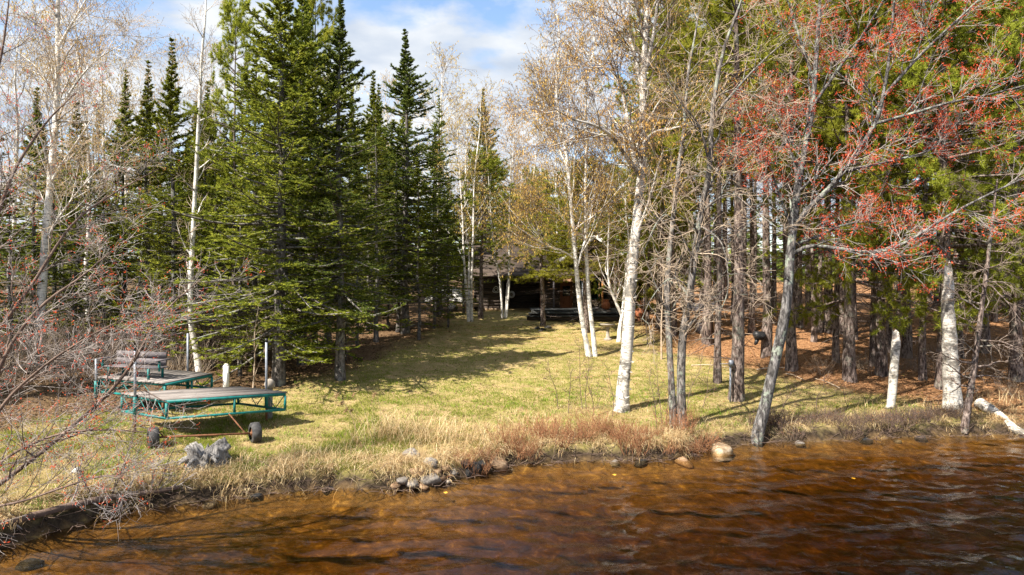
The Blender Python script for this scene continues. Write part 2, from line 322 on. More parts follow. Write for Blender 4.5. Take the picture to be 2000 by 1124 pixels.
surf(t, out, c, 0.95, nB, 0.6, 0.03, spec=0.15); M['ground'] = m
gmb = MB().add(np.stack([GX, GY, GZ], -1).reshape(-1, 3), gq); ground = tag(gmb.build('ground', m, smooth=True), 'grassy shore and forest floor rising from the water', 'ground', kind='structure')
sd = shore_d(GX.ravel(), GY.ravel()); lw = lawn(GX.ravel(), GY.ravel())
for nm, val in (('lawn', lw), ('needle', sstep(2, 6, GX.ravel() + (fbm(GX.ravel() * .5, GY.ravel() * .5, 3) - .5) * 5) * .9 + .1 * (np.abs(GX.ravel()) < 9)), ('mud', sstep(.36, .24, GZ.ravel())), ('bed', sstep(0.02, -.08, GZ.ravel()))):
    a = ground.data.attributes.new(nm, 'FLOAT', 'POINT'); a.data.foreach_set('value', np.clip(val, 0, 1).astype(np.float32))
# ------------------------------------------------------------------ water: a closed body of brown tannin water with real ripples
wx = axis([(-620, -60, 56), (-60, -14, 4), (-14, 18, 0.08), (18, 60, 4), (60, 620, 56)])
wy = axis([(-420, -40, 40), (-40, 6, 3), (6, 9, .5), (9, 21, 0.062), (21, 33, 2), (33, 70, 8)])
WX, WY = np.meshgrid(wx, wy, indexing='ij'); wz = np.zeros(WX.shape); wr = np.random.default_rng(3)
for k in range(26):
    lam = 0.30 * (1.15 ** (k % 13)); th = rad(wr.normal(97, 22)); amp = 0.0098 * lam
    ph = 2 * np.pi / lam * (WX * math.cos(th) + WY * math.sin(th)) + wr.random() * 6.28 + 2.2 * fbm(WX * .6 + k, WY * .6, 60 + k)
    sh_ = np.exp(1.1 * (np.sin(ph) - 1)) * 2 - .9
    wz += amp * sh_ * (0.25 + 1.3 * fbm(WX * .35 + k * 3, WY * .5, 90 + k))
wz *= ((WX > -14) & (WX < 18) & (WY > 9) & (WY < 21)) * (0.35 + .65 * sstep(0, -2.5, shore_d(WX.ravel(), WY.ravel()).reshape(WX.shape)))
mx_, my_ = WX.shape; ii = np.arange(mx_ * my_).reshape(mx_, my_)
wq = np.stack([ii[:-1, :-1], ii[1:, :-1], ii[1:, 1:], ii[:-1, 1:]], -1).reshape(-1, 4)
top = np.stack([WX, WY, wz], -1).reshape(-1, 3); nb = len(top)
loop = np.concatenate([ii[:, 0], ii[-1, 1:], ii[-2::-1, -1], ii[0, -2:0:-1]]); lo = top[loop].copy(); lo[:, 2] = -7
k = len(loop); side = np.stack([loop, nb + np.arange(k), nb + (np.arange(k) + 1) % k, np.roll(loop, -1)], -1)
cen = nb + k; vv = np.concatenate([top, lo, [[0, -170, -7]]])
wmb = MB().add(vv, np.concatenate([wq, side]), np.stack([nb + (np.arange(k) + 1) % k, nb + np.arange(k), np.full(k, cen)], -1))
m, t, out = mat('lake_water')
fr = t.nodes.new('ShaderNodeFresnel'); fr.inputs[0].default_value = 1.333
bp = t.nodes.new('ShaderNodeBump'); bp.inputs['Strength'].default_value = .30; bp.inputs['Distance'].default_value = .03
t.links.new(noise(t, 5.0, 3, .55, coords(t, (1, 2.6, 1)), .9), bp.inputs['Height'])
tr = t.nodes.new('ShaderNodeBsdfTransparent'); tr.inputs[0].default_value = (0.93, 0.86, 0.72, 1)
gl = t.nodes.new('ShaderNodeBsdfGlossy'); gl.inputs['Roughness'].default_value = .03; gl.inputs[0].default_value = (1, 1, 1, 1)
t.links.new(bp.outputs[0], fr.inputs['Normal']); t.links.new(bp.outputs[0], gl.inputs['Normal'])
ms = t.nodes.new('ShaderNodeMixShader'); t.links.new(fr.outputs[0], ms.inputs[0]); t.links.new(tr.outputs[0], ms.inputs[1]); t.links.new(gl.outputs[0], ms.inputs[2]); t.links.new(ms.outputs[0], out.inputs[0])
va = t.nodes.new('ShaderNodeVolumeAbsorption'); va.inputs[0].default_value = (0.66, 0.55, 0.30, 1); va.inputs['Density'].default_value = 2.0
t.links.new(va.outputs[0], out.inputs['Volume'])
tag(wmb.build('lake_water', m, smooth=True), 'rippled brown lake water along the shore', 'water', kind='structure')
# ------------------------------------------------------------------ tree builders (local coordinates, base at the origin)
def trunk_path(h, n, rng, wob=0.06, lean=(0, 0)):
    t = np.linspace(0, 1, n); p = np.zeros((n, 3)); p[:, 2] = t * h - 0.25
    w = np.cumsum(rng.normal(0, wob, (n, 2)), 0) * .5; w -= w[0]; p[:, :2] = w + np.outer(t ** 1.2, lean); return p
def radius(n, r0, r1=0.012, flare=0.35, pw=0.85):
    t = np.linspace(0, 1, n); r = r1 + (r0 - r1) * (1 - t) ** pw; r = r * (1 + flare * np.exp(-t * n * .9)); return r
def conifer_parts(seed, h, rd, base, nb, bl, nd, nl, nw, r0, e0=-12, e1=42, up=.5, style='fir', dead=0, deadlen=1.2, gap=0.0, prof=0.85, wob=0.05):
    rng = np.random.default_rng(seed); n = 16
    tp = trunk_path(h, n, rng, wob); tr = radius(n, r0, .012)
    wood = MB(); tubes(wood, tp[None], tr[None], 9, .05, rng)
    u = (np.arange(nb) + rng.random(nb)) / nb; u = u ** 0.92
    if style == 'pine':                                       # branches in whorls
        nw_ = max(6, int(h * (1 - base) / 0.62)); u = (np.floor(u * nw_) + .5 + rng.normal(0, .10, nb)) / nw_; u = np.clip(u, 0.01, .985)
    if gap: u = u[(vn(u * 14 + seed, u * 0 + .5, seed) > gap) | (u > .8)]; nb = len(u)
    tt = base + (1 - base) * u; fi = np.clip(tt, 0, .995) * (n - 1); i = fi.astype(int); f = (fi - i)[:, None]
    pos = tp[i] * (1 - f) + tp[i + 1] * f; pr = tr[i] * (1 - f[:, 0]) + tr[i + 1] * f[:, 0]
    az = np.arange(nb) * 2.399 + rng.normal(0, .5, nb); el = np.radians(e0 + (e1 - e0) * u ** 1.3 + rng.normal(0, 7, nb))
    d = np.stack([np.cos(az) * np.cos(el), np.sin(az) * np.cos(el), np.sin(el)], -1)
    if style == 'pine': pf = np.minimum(1, (1 - u) * 1.7 + .12) ** .8 * (0.72 + .28 * np.sin(np.clip(u * 2.2, 0, 1) * np.pi / 2))
    else: pf = ((1 - u) ** prof * (1 - .62 * sstep(.70, 1, u)) + .008) * (1 + .22 * np.sin(az * 1.0 + seed) * (1 - u)) * (0.72 + .28 * sstep(0, .16, u))
    ln = rd * pf * rng.normal(1, .25, nb).clip(.45, 1.5)
    N_ = 7; B = np.empty((nb, N_, 3)); B[:, 0] = pos; dd = d.copy()
    for k in range(1, N_):
        dd = unit(dd + np.array([0, 0, up]) * (1.0 if k > 2 else -.35) / N_ + rng.normal(0, .05, dd.shape)); B[:, k] = B[:, k - 1] + dd * (ln / (N_ - 1))[:, None]
    r_b = np.minimum(pr * .45, .008 + ln * .012); BR = r_b[:, None] * np.linspace(1, .2, N_)[None] + .003
    tubes(wood, B, BR, 4)
    if dead:
        D, DR, _ = grow(tp[None], tr[None], dead, .10, min(.98, base + .25), 88, (deadlen * .8, deadlen), .0, .16, 6, rng, rs=.22, rtip=.004, rmax=.02, asd=14, lsd=.35); tubes(wood, D, DR, 4)
        D2, DR2, _ = grow(D, DR, 5, .2, .95, 50, (.55 * deadlen * .7, .25), -.1, .18, 4, rng, rs=.6, rtip=.003); tubes(wood, D2, DR2, 3)
    fol = MB()
    if style == 'pine':
        C, CR, _ = grow(B, BR, bl, .22, .99, 48, (.26 * rd * .75, .10 * rd), .18, .10, 4, rng, rs=.5, rtip=.004, lsd=.3); tubes(wood, C, CR, 3)
        o1, d1 = along(C, nd, .35, rng); o2, d2 = along(B, max(2, nd // 2), .6, rng)
        o = np.concatenate([o1, C[:, -1], o2]); dr = np.concatenate([d1, unit(C[:, -1] - C[:, -2]), d2])
        K = 9; o = np.repeat(o, K, 0); dr = unit(np.repeat(dr, K, 0) * .55 + unit(rng.normal(0, 1, (len(dr) * K, 3))) * .9 + np.array([0, 0, .12]))
        tris_at(fol, o, dr, nl * rng.uniform(.7, 1.25, len(o)), nw, rng)
    else:
        Lm = np.clip(ln, .3, 9)
        C, CR, cl = grow(B, BR, bl, .12, .97, 56, (1, .35), .12, .06, 4, rng, rs=.4, rtip=.003, flat=True, lsd=.25)
        # branchlets scale with their branch
        sc = np.repeat(np.clip(.34 * Lm, .10, .85), bl)[:, None, None]; C = C[:, :1] + (C - C[:, :1]) * sc
        tubes(wood, C[::2], CR[::2], 3)
        o1, d1 = along(C, nd, .05, rng); o2, d2 = along(B, max(4, nd), .3, rng)
        o = np.concatenate([o1, o2]); dr = np.concatenate([d1, d2])
        sd_ = unit(np.cross(dr, [0, 0, 1.]) + 1e-6) * np.where(rng.random(len(o)) < .5, -1., 1.)[:, None]
        dv = unit(dr * .75 + sd_ * rng.uniform(.3, .9, (len(o), 1)) + rng.normal(0, .25, o.shape) + np.array([0, 0, .12]))
        uu = np.concatenate([np.repeat(u, bl * nd), np.repeat(u, max(4, nd))]); ts = 1 - .6 * sstep(.72, 1, uu)
        tris_at(fol, o, dv, nl * ts * rng.uniform(.6, 1.3, len(o)), nw * (ts * .5 + .5), rng)
    return wood, fol
def make_tree(name, wood, fol, wm, fm, fname='crown'):
    e = empty(name, (0, 0, 0)); wood.build('trunk', wm, e, smooth=True)
    if fol is not None and fol.n: fol.build(fname, fm, e)
    return e
used = {}
def plant(proto, loc, rz, sc=1.0, sz=None, label=None, cat='tree', group=None, tilt=(0, 0)):
    if proto.name not in used: used[proto.name] = 1; o = proto
    else: o = copy_tree(proto)
    o.location = loc; o.rotation_euler = (tilt[0], tilt[1], rz); o.scale = (sc, sc, sz or sc)
    for k in ('label', 'group', 'category'):
        if k in o: del o[k]
    return tag(o, label, cat, group)

PROTO = {}
def P_(key, name, wm, fm, **kw):
    w, f = conifer_parts(**kw); PROTO[key] = make_tree(name, w, f, M[wm], M[fm])
P_('spruceA', 'spruce_tree', 'fir_bark', 'fir', seed=11, h=15, rd=3.4, base=.09, nb=225, bl=16, nd=24, nl=.125, nw=.05, r0=.19, gap=.10, e0=-16, e1=45, prof=.72, dead=26, deadlen=1.1)
P_('spruceB', 'spruce_tree', 'fir_bark', 'spruce', seed=12, h=14.5, rd=2.75, base=.15, nb=195, bl=14, nd=21, nl=.12, nw=.05, r0=.165, gap=.10, e0=-14, e1=48, prof=.8, dead=30, deadlen=1.0)
P_('firA', 'fir_tree', 'fir_bark', 'fir', seed=13, h=14, rd=2.25, base=.12, nb=160, bl=12, nd=17, nl=.12, nw=.05, r0=.115, e0=-8, e1=50, prof=.9, dead=44, deadlen=1.2, gap=.30)
P_('firB', 'fir_tree', 'fir_bark', 'fir', seed=14, h=11, rd=2.0, base=.10, nb=120, bl=11, nd=15, nl=.12, nw=.05, r0=.08, e0=-10, e1=45, prof=.8, dead=40, deadlen=1.2, gap=.36)
P_('firC', 'fir_tree', 'fir_bark', 'fir', seed=15, h=13, rd=1.5, base=.42, nb=70, bl=10, nd=10, nl=.11, nw=.045, r0=.12, e0=-14, e1=45, dead=46, deadlen=.9, gap=.2)
P_('whiteA', 'white_pine', 'pine_bark', 'pine', seed=21, h=17, rd=3.9, base=.19, nb=112, bl=13, nd=9, nl=.19, nw=.026, r0=.26, e0=-10, e1=34, up=.35, style='pine', dead=18, deadlen=1.4)
P_('whiteB', 'white_pine', 'pine_bark', 'pine', seed=22, h=16, rd=3.2, base=.34, nb=78, bl=12, nd=8, nl=.19, nw=.026, r0=.18, e0=-8, e1=36, up=.35, style='pine', dead=26, deadlen=1.5)
P_('redA', 'red_pine', 'pine_bark', 'pine', seed=23, h=15.5, rd=2.3, base=.50, nb=46, bl=10, nd=6, nl=.19, nw=.027, r0=.20, e0=4, e1=50, up=.6, style='pine', dead=46, deadlen=1.5)
P_('redB', 'red_pine', 'pine_bark', 'pine', seed=24, h=14, rd=1.9, base=.55, nb=36, bl=9, nd=6, nl=.19, nw=.027, r0=.115, e0=4, e1=50, up=.6, style='pine', dead=52, deadlen=1.5)
P_('pineS', 'young_pine', 'pine_bark', 'pine', seed=25, h=8.5, rd=2.3, base=.08, nb=64, bl=11, nd=6, nl=.17, nw=.026, r0=.12, e0=2, e1=48, up=.4, style='pine', dead=10, deadlen=.9)

def broadleaf(trunks, rng, wm, tm, lv1=14, lv2=7, lv3=5, l1=(3.2, 1.2), l2=(1.3, .5), l3=(.6, .3), a1=42, up1=.5, up2=.2, up3=.0, t0=.28, tips=None, tip_n=2, tip_l=.05, tip_w=.018, tip_dir='down', rt=.0045, limbs=(), cl=5, clspread=.05, jit=.05, sides=10, wig=.10, ex3=True):
    """trunks: list of (points, r0, r1) in local coordinates; limbs the same. returns wood, twigs, tips"""
    wood, tw, tp = MB(), MB(), MB(); paths = []
    for pts, r0, r1 in trunks:
        p = resample(pts, 22); r = radius(22, r0, r1, .3, .8); tubes(wood, p[None], r[None], sides, jit, rng); paths.append((p, r, t0))
    for pts, r0, r1 in limbs:
        p = resample(pts, 22); r = radius(22, r0, r1, .0, .8); tubes(wood, p[None], r[None], 7, jit * .6, rng); paths.append((p, r, .10))
    A2, R2 = [], []
    for p, r, tt in paths:
        k = lv1 if tt == t0 else int(np.clip(lv1 * .8 * np.linalg.norm(np.diff(p, axis=0), axis=1).sum() / 3.6, 3, lv1 * 1.15))
        C, CR, _ = grow(p[None], r[None], k, tt, .98, a1, l1, up1, wig, 8, rng, rs=.45, rtip=rt * 1.2, rmax=.05, lsd=.25); A2.append(C); R2.append(CR)
    A = np.concatenate(A2); R = np.concatenate(R2); tubes(wood, A, R, 5)
    Bp, Br, _ = grow(A, R, lv2, .18, .97, 42, l2, up2, wig, 6, rng, rs=.6, rtip=rt, lsd=.3); tubes(tw, Bp, Br, 3)
    Cp, Cr, _ = grow(Bp, Br, lv3, .12, .98, 40, l3, up3, wig * 1.1, 4, rng, rs=.7, rtip=rt * .85, lsd=.3); tubes(tw, Cp, Cr, 3)
    if tips:
        o, d = along(Cp, tip_n, .35, rng); o = np.concatenate([o, Cp[:, -1], Bp[:, -1]]); d = np.concatenate([d, unit(Cp[:, -1] - Cp[:, -2]), unit(Bp[:, -1] - Bp[:, -2])])
        if tip_dir == 'down':
            dv = unit(np.array([0, 0, -1.]) + rng.normal(0, .28, o.shape)); quads_at(tp, o, dv, tip_l * rng.uniform(.6, 1.4, len(o)), tip_w, rng)
        else:
            keep = rng.random(len(o)) < tips; o = np.repeat(o[keep], cl, 0) + rng.normal(0, clspread, (keep.sum() * cl, 3)); dv = unit(np.repeat(d[keep], cl, 0) * .3 + rng.normal(0, 1, o.shape))
            quads_at(tp, o, dv, tip_l * rng.uniform(.6, 1.4, len(o)), tip_w, rng)
    return wood, tw, tp
def decid(name, parts, wm, tm, tipm, tipname, loc, **tg):
    e = empty(name, loc); w, tw, tp = parts
    w.build('trunk', M[wm], e, smooth=True); tw.build('twigs', M[tm], e)
    if tp.n: tp.build(tipname, M[tipm], e)
    return tag(e, **tg) if tg else e
def pxt(pts, D, base, dy=None):
    """pixel path at the tree's own distance -> local points"""
    q = np.array([PX(a, b, D) for a, b in pts]); 
    if dy is not None: q[:, 1] += np.array(dy); 
    return q - base

# ---- birch prototypes for the background
rB = np.random.default_rng(31)
def birch_proto(seed, h, stems, gold):
    r = np.random.default_rng(seed); tr = []
    for k in range(stems):
        a = r.random() * 6.28; sp = (.0 if stems == 1 else 1.0) * r.uniform(.6, 1.4)
        n = 7; z = np.linspace(-.2, h * r.uniform(.86, 1.0), n); u = np.linspace(0, 1, n)
        x = np.cumsum(r.normal(0, .12, n)) + math.cos(a) * sp * u; y = np.cumsum(r.normal(0, .12, n)) + math.sin(a) * sp * u
        tr.append((np.stack([x - x[0] + math.cos(a) * .12 * (stems > 1), y - y[0] + math.sin(a) * .12 * (stems > 1), z], -1), .10 if stems == 1 else .075, .012))
    p = broadleaf(tr, r, None, None, 20 if stems == 1 else 13, 7, 5, (2.6, 1.0), (1.25, .5), (.62, .3), 34, .55, .1, -.35, .30, tips=1, tip_n=gold, tip_l=.10, tip_w=.030, sides=7, jit=.03)
    return decid('birch_tree', p, 'birch_bark', 'twig_dark', 'catkin', 'catkins', (0, 0, 0))
PROTO['birchA'] = birch_proto(41, 14.5, 1, 2); PROTO['birchB'] = birch_proto(42, 13, 3, 3); PROTO['birchC'] = birch_proto(43, 12.5, 1, 2)

# ---- planted by pixel: (prototype, px, py of the base, row of the tip)
def place(key, px, py, tip, label, cat, group=None, rz=None, sx=1.0, D=None):
    if D is None: b = hit(px, py)
    else:
        x = (px - 1000) / F * D; b = np.array([x, D, gz(x, D)])
    h = (HZ - tip) / F * b[1] + CAMZ - b[2]; h0 = {'spruceA': 15, 'spruceB': 14.5, 'firA': 14, 'firB': 11, 'firC': 13, 'whiteA': 17, 'whiteB': 16, 'redA': 15.5, 'redB': 14, 'pineS': 8.5, 'birchA': 14.5, 'birchB': 13, 'birchC': 12.5}[key]
    s = h / h0; return plant(PROTO[key], tuple(b), rz if rz is not None else random.random() * 6.28, s * sx, s, label, cat, group)
random.seed(5)
place('spruceA', 543, 752, -95, 'huge broad dark spruce with boughs hanging low behind the dock', 'spruce', sx=1.08, rz=.4)
place('spruceB', 665, 742, -15, 'tall blue-green spruce with bare grey lower trunk at the lawn edge', 'spruce', sx=1.05, rz=2.0)
place('spruceB', 792, 652, 48, 'narrow spire-topped spruce rising alone against the clouds', 'spruce', sx=1.12, rz=4.2)
place('spruceA', 590, 712, -60, 'dark spruce tucked between the broad spruce and the lawn-edge spruce', 'spruce', sx=.85, rz=3.3)
place('whiteB', 455, 715, 10, 'tufted pine rising behind the broad dock spruce', 'pine', sx=.6, rz=1.0)
place('whiteB', 615, 690, -40, 'tufted pine between the two tall lawn-edge spruces', 'pine', sx=.55, rz=2.4)
g = 'firs in the woods left of the lawn'
for key, px, py, tip, sx in [('firA', 345, 712, 68, 1.2), ('firA', 290, 700, 112, 1.15), ('firA', 243, 690, 130, 1.1), ('firB', 150, 700, 190, 1.2), ('firB', 470, 735, 330, 1.3), ('firB', 420, 715, 300, 1.2), ('firA', 60, 700, 160, 1.2),
        ('firB', 20, 720, 330, 1.2), ('firA', 395, 690, 150, 1.2), ('firB', 205, 712, 340, 1.2), ('firB', 310, 725, 420, 1.1), ('firC', 500, 690, 90, 1.2), ('firA', -40, 690, 60, 1.2), ('firC', 110, 690, 230, 1.2)]:
    place(key, px, py, tip, 'green fir crowded among others in the dense woods behind the bench', 'fir', g, sx=sx)
g = 'firs along the back left edge of the lawn'
for key, px, py, tip, sx in [('firC', 735, 668, 190, 1.0), ('firB', 818, 664, 300, 1.15), ('firC', 787, 646, 210, 1.1), ('firB', 847, 642, 330, 1.1), ('firB', 874, 640, 370, 1.0), ('firA', 720, 640, 130, 1.2), ('firB', 700, 680, 300, 1.2), ('firC', 640, 672, 120, 1.2), ('firB', 760, 640, 330, 1.2), ('firB', 905, 615, 330, 1.1), ('spruceB', 850, 620, 235, .95)]:
    place(key, px, py, tip, 'thin-trunked fir in the row where lawn meets the cabin-side woods', 'fir', g, sx=sx)
g = 'pale leafless birches in the left woods'
for key, px, D, tip, sx in [('birchA', 178, 33, -60, 1), ('birchC', 255, 38, 60, 1), ('birchA', 330, 42, 30, 1), ('birchC', 30, 34, -40, 1), ('birchA', 130, 40, -10, 1.1), ('birchA', 420, 45, 40, 1), ('birchC', 215, 46, 50, 1.1)]:
    place(key, px, 0, tip, 'slender leafless birch among the firs of the left woods', 'birch', g, D=D, sx=sx)
g = 'tan-twigged birches behind the cabin'
for key, px, D, tip, sx in [('birchC', 850, 54, 70, 1.1), ('birchA', 760, 56, 110, 1), ('birchA', 905, 58, 190, 1.1), ('birchC', 1090, 60, 230, 1.0), ('birchB', 1030, 62, 250, 1.0)]:
    place(key, px, 0, tip, 'leafless tan-twigged birch rising behind the cabin', 'birch', g, D=D, sx=sx)
place('birchB', 918, 628, 175, 'clump of slim white birch stems with golden catkins beside the shed', 'birch', sx=1.0, rz=1.2)
place('birchB', 985, 622, 200, 'golden catkin birch leaning over the log shed roof', 'birch', sx=.9, rz=2.9, D=43)
place('spruceA', 945, 0, 168, 'olive spruce standing behind the golden birches', 'spruce', D=56, sx=.8)
place('whiteB', 939, 622, 300, 'pine with a stout reddish trunk beside the log shed', 'pine', sx=1.25, rz=.7)
place('whiteB', 1060, 0, 360, 'young pine with boughs hanging in front of the shed opening', 'pine', D=40, sx=1.5, rz=3.0)
place('whiteB', 1143, 0, 315, 'pale green pine spreading wide boughs behind the twin-stemmed birch', 'pine', D=37, sx=1.75, rz=2.2)
g = 'light green pines around the cabin'
for px, D, tip in [(1130, 50, 350), (1190, 46, 330), (1265, 40, 280), (1300, 46, 250), (1010, 55, 380)]:
    place('pineS', px, 0, tip, 'light green young pine close around the cabin', 'pine', g, D=D, sx=.95)
# right side pines
place('redA', 1437, 783, -160, 'thick straight pine with an outlet post at its foot', 'pine', rz=.3, sx=1.05)
place('redB', 1401, 748, -90, 'slim straight pine next to the outlet post pine', 'pine', rz=1.3)
place('redA', 1497, 697, -60, 'straight pine with a black box fixed low on its trunk', 'pine', rz=2.3, sx=.95)
place('redA', 1547, 722, -90, 'straight pine just behind the leaning red maple', 'pine', rz=3.3, sx=.95)
place('whiteA', 1660, 745, -120, 'large white pine with yellow-green boughs behind the broken birch stub', 'pine', rz=.8, sx=.85)
place('whiteA', 1842, 760, -150, 'massive white pine behind the tall birch snag', 'pine', rz=2.2, sx=.95)
place('whiteB', 1722, 735, -100, 'dark trunked white pine between the broken birch stub and the tall snag', 'pine', rz=4.4)
place('whiteA', 1985, 745, -60, 'spreading white pine above the fallen white log', 'pine', rz=5.2, sx=.9)
place('whiteA', 1290, 0, -40, 'tall full pine behind the big lakeside birch', 'pine', D=36, sx=.75, rz=1.8)
place('whiteB', 1380, 0, -120, 'full green pine behind the grey twin-stemmed tree', 'pine', D=33, sx=.95, rz=1.2)
g = 'pines of the right-hand stand'
for key, px, py, tip in [('redB', 1632, 706, -40), ('redB', 1705, 716, -60), ('redB', 1802, 742, -90), ('whiteB', 1770, 700, -30), ('redB', 1590, 668, -10), ('redB', 1876, 700, -40), ('whiteB', 1925, 690, 0), ('redB', 1467, 650, -20), ('redB', 1735, 690, -60), ('redB', 1560, 640, 10), ('redA', 1620, 650, -40)]:
    place(key, px, py, tip, 'straight dark-barked pine in the needle-carpeted right stand', 'pine', g)
g = 'deep pines far back in the right stand'; rr = random.Random(8)
for k in range(74):
    px = rr.uniform(1270, 2010); D = rr.uniform(34, 66)
    place(rr.choice(['redB', 'redB', 'redB', 'redA']), px, 0, rr.uniform(-40, 90) + (D - 34) * 2.5, 'thin pine trunk far back among the crowded right stand', 'pine', g, D=D)
for k in range(14):
    D = rr.uniform(25, 50); place(rr.choice(['redB', 'whiteB']), rr.uniform(2060, 2350), 0, rr.uniform(-40, 60), 'pine of the stand continuing past the fallen white log', 'pine', 'pines past the white log', D=D)
g = 'deep firs far back in the left woods'
for k in range(64):
    px = rr.uniform(-60, 860); D = rr.uniform(36, 62)
    place(rr.choice(['firC', 'firB', 'firB', 'firA']), px, 0, rr.uniform(170, 330) if px < 480 else rr.uniform(140, 330), 'dim fir far back inside the left woods', 'fir', g, D=D, sx=1.15)
g = 'firs behind the cabin'
for k in range(20):
    px = rr.uniform(860, 1330); D = rr.uniform(56, 75)
    place(rr.choice(['firA', 'firB', 'whiteB']), px, 0, rr.uniform(300, 400), 'dim evergreen standing well behind the cabin roof', 'fir', g, D=D)
# far wood that reads as one mass
fw = MB(); rf = np.random.default_rng(77)
for k in range(330):
    a = rf.uniform(-1.05, 1.05); Dd = rf.uniform(78, 130); x, y = Dd * math.tan(a) * .9, Dd; z0 = gz(x, y); h = rf.uniform(8, 13.5); r = h * rf.uniform(.13, .2); n = 60
    u = rf.random(n) ** 1.2; aa = rf.random(n) * 6.28; o = np.stack([x + 0 * u, y + 0 * u, z0 + h * (.12 + .88 * u)], -1)
    dv = unit(np.stack([np.cos(aa), np.sin(aa), -.15 + 0 * u], -1)); tris_at(fw, o, dv, r * (1.15 - u) * 1.1 + .1, r * .5 * (1.2 - u), rf)
tag(fw.build('distant_forest', M['spruce']), 'distant dark evergreen wood behind everything', 'forest', kind='stuff')
# ------------------------------------------------------------------ hero broadleaf trees
r = np.random.default_rng(101)
b = hit(1214, 804); D = b[1]; B = b.copy(); B[2] = b[2]
def hp(pts, dy=None): return pxt(pts, D, B, dy)
tr = [(hp([(1213, 812), (1217, 760), (1224, 690), (1231, 590), (1242, 460), (1254, 350), (1258, 250), (1261, 130), (1266, 20), (1262, -90), (1270, -200)], [0, 0, 0, .05, .1, .2, .3, .3, .2, .3, .4]), .205, .03)]
lb = [(hp([(1250, 345), (1225, 318), (1188, 278), (1150, 262), (1110, 255), (1075, 240)], [0, -.3, -.8, -1.2, -1.5, -1.8]), .075, .012),
      (hp([(1247, 335), (1238, 290), (1232, 220), (1226, 160), (1205, 120), (1170, 90), (1150, 60)], [0, .3, .7, 1, 1.1, 1.4, 1.6]), .085, .012),
      (hp([(1257, 280), (1275, 262), (1300, 258), (1340, 256), (1372, 262)], [0, -.2, -.4, -.8, -1.1]), .05, .01),
      (hp([(1258, 180), (1245, 90), (1225, 20), (1215, -60)], [.3, .6, .8, .9]), .07, .012),
      (hp([(1260, 150), (1275, 80), (1283, 0), (1290, -80)], [.3, .1, -.2, -.4]), .07, .012),
      (hp([(1240, 470), (1262, 400), (1278, 330), (1285, 300)], [.1, -.3, -.6, -.8]), .045, .01),
      (hp([(1261, 60), (1225, -20), (1180, -90)], [.3, -.5, -1]), .05, .01)]
p = broadleaf(tr, r, None, None, 16, 8, 6, (2.1, 1.2), (1.1, .5), (.6, .3), 45, .45, .05, -.4, .50, tips=1, tip_n=2, tip_l=.075, tip_w=.024, limbs=lb, sides=14, jit=.05, rt=.0042)
big = decid('birch_tree', p, 'birch_dirty', 'twig_dark', 'catkin', 'catkins', tuple(B), label='big rough-barked white birch standing alone at the front of the lawn', cat='birch')
# curling bark flakes and lichen on the big birch
fl = MB(); pth = resample(tr[0][0], 40); k = 420; tt = r.random(k) ** 1.3 * .72; ii_ = (tt * 39).astype(int); a = r.random(k) * 6.28
rad_ = np.interp(tt, np.linspace(0, 1, 22), radius(22, .205, .03, .3, .8)); dr = np.stack([np.cos(a), np.sin(a), 0 * a], -1)
tg_ = np.stack([-np.sin(a), np.cos(a), 0 * a], -1)
quads_at(fl, pth[ii_] + dr * rad_[:, None] * .99, unit(tg_ + dr * r.uniform(.1, .7, (k, 1)) + r.normal(0, .2, (k, 3))), r.uniform(.04, .13, k), r.uniform(.02, .06, k), r, nrm=dr)
fl.build('peeling_bark', M['birch_bark'], big)['kind'] = 'stuff'
# twin birch by the deck
b = hit(1158, 697); D = b[1]; B = b.copy()
tr = [(hp([(1152, 704), (1143, 660), (1132, 590), (1125, 520), (1119, 450), (1112, 370), (1105, 300), (1092, 240), (1085, 170), (1092, 90), (1085, 30)], [0, 0, 0, -.1, -.1, -.2, -.2, -.3, -.4, -.5, -.5]), .118, .015),
      (hp([(1163, 704), (1160, 660), (1152, 590), (1148, 520), (1145, 450), (1145, 370), (1147, 300), (1146, 230), (1150, 150), (1165, 80), (1160, 20)], [.1, .1, .2, .3, .3, .4, .4, .5, .6, .7, .8]), .105, .015)]
lb = [(hp([(1127, 510), (1095, 490), (1060, 478), (1035, 440)], [-.1, -.5, -1, -1.4]), .04, .01), (hp([(1108, 330), (1085, 275), (1078, 240), (1060, 200)], [-.2, -.1, 0, .3]), .06, .012),
      (hp([(1128, 520), (1150, 445), (1165, 380), (1190, 300)], [-.1, .3, .6, .9]), .05, .012), (hp([(1122, 455), (1100, 430), (1075, 400)], [-.1, -.6, -.9]), .035, .01)]
p = broadleaf(tr, r, None, None, 22, 8, 6, (3.0, 1.4), (1.35, .6), (.7, .35), 33, .5, .1, -.4, .36, tips=1, tip_n=3, tip_l=.095, tip_w=.028, limbs=lb, sides=11, jit=.04, rt=.005)
decid('birch_tree', p, 'birch_bark', 'twig_dark', 'catkin', 'catkins', tuple(B), label='twin-stemmed white birch with golden catkins before the cabin deck', cat='birch')
# forked birch near the bird bath
b = hit(1210, 668); D = b[1]; B = b.copy()
tr = [(hp([(1209, 674), (1211, 640), (1216, 612), (1222, 560), (1232, 480), (1225, 400), (1230, 300)], [0, 0, 0, .2, .4, .5, .6]), .12, .015)]
lb = [(hp([(1215, 618), (1203, 592), (1190, 560), (1186, 520), (1188, 430), (1192, 340)], [0, -.1, -.2, -.2, -.3, -.4]), .085, .012)]
p = broadleaf(tr, r, None, None, 12, 6, 5, (2.2, 1.0), (1.1, .5), (.6, .3), 38, .4, .1, -.3, .4, tips=1, tip_n=1, tip_l=.06, tip_w=.018, limbs=lb, sides=9)
decid('birch_tree', p, 'birch_bark', 'twig_dark', 'catkin', 'catkins', tuple(B), label='small birch forking low beside the bird bath', cat='birch')
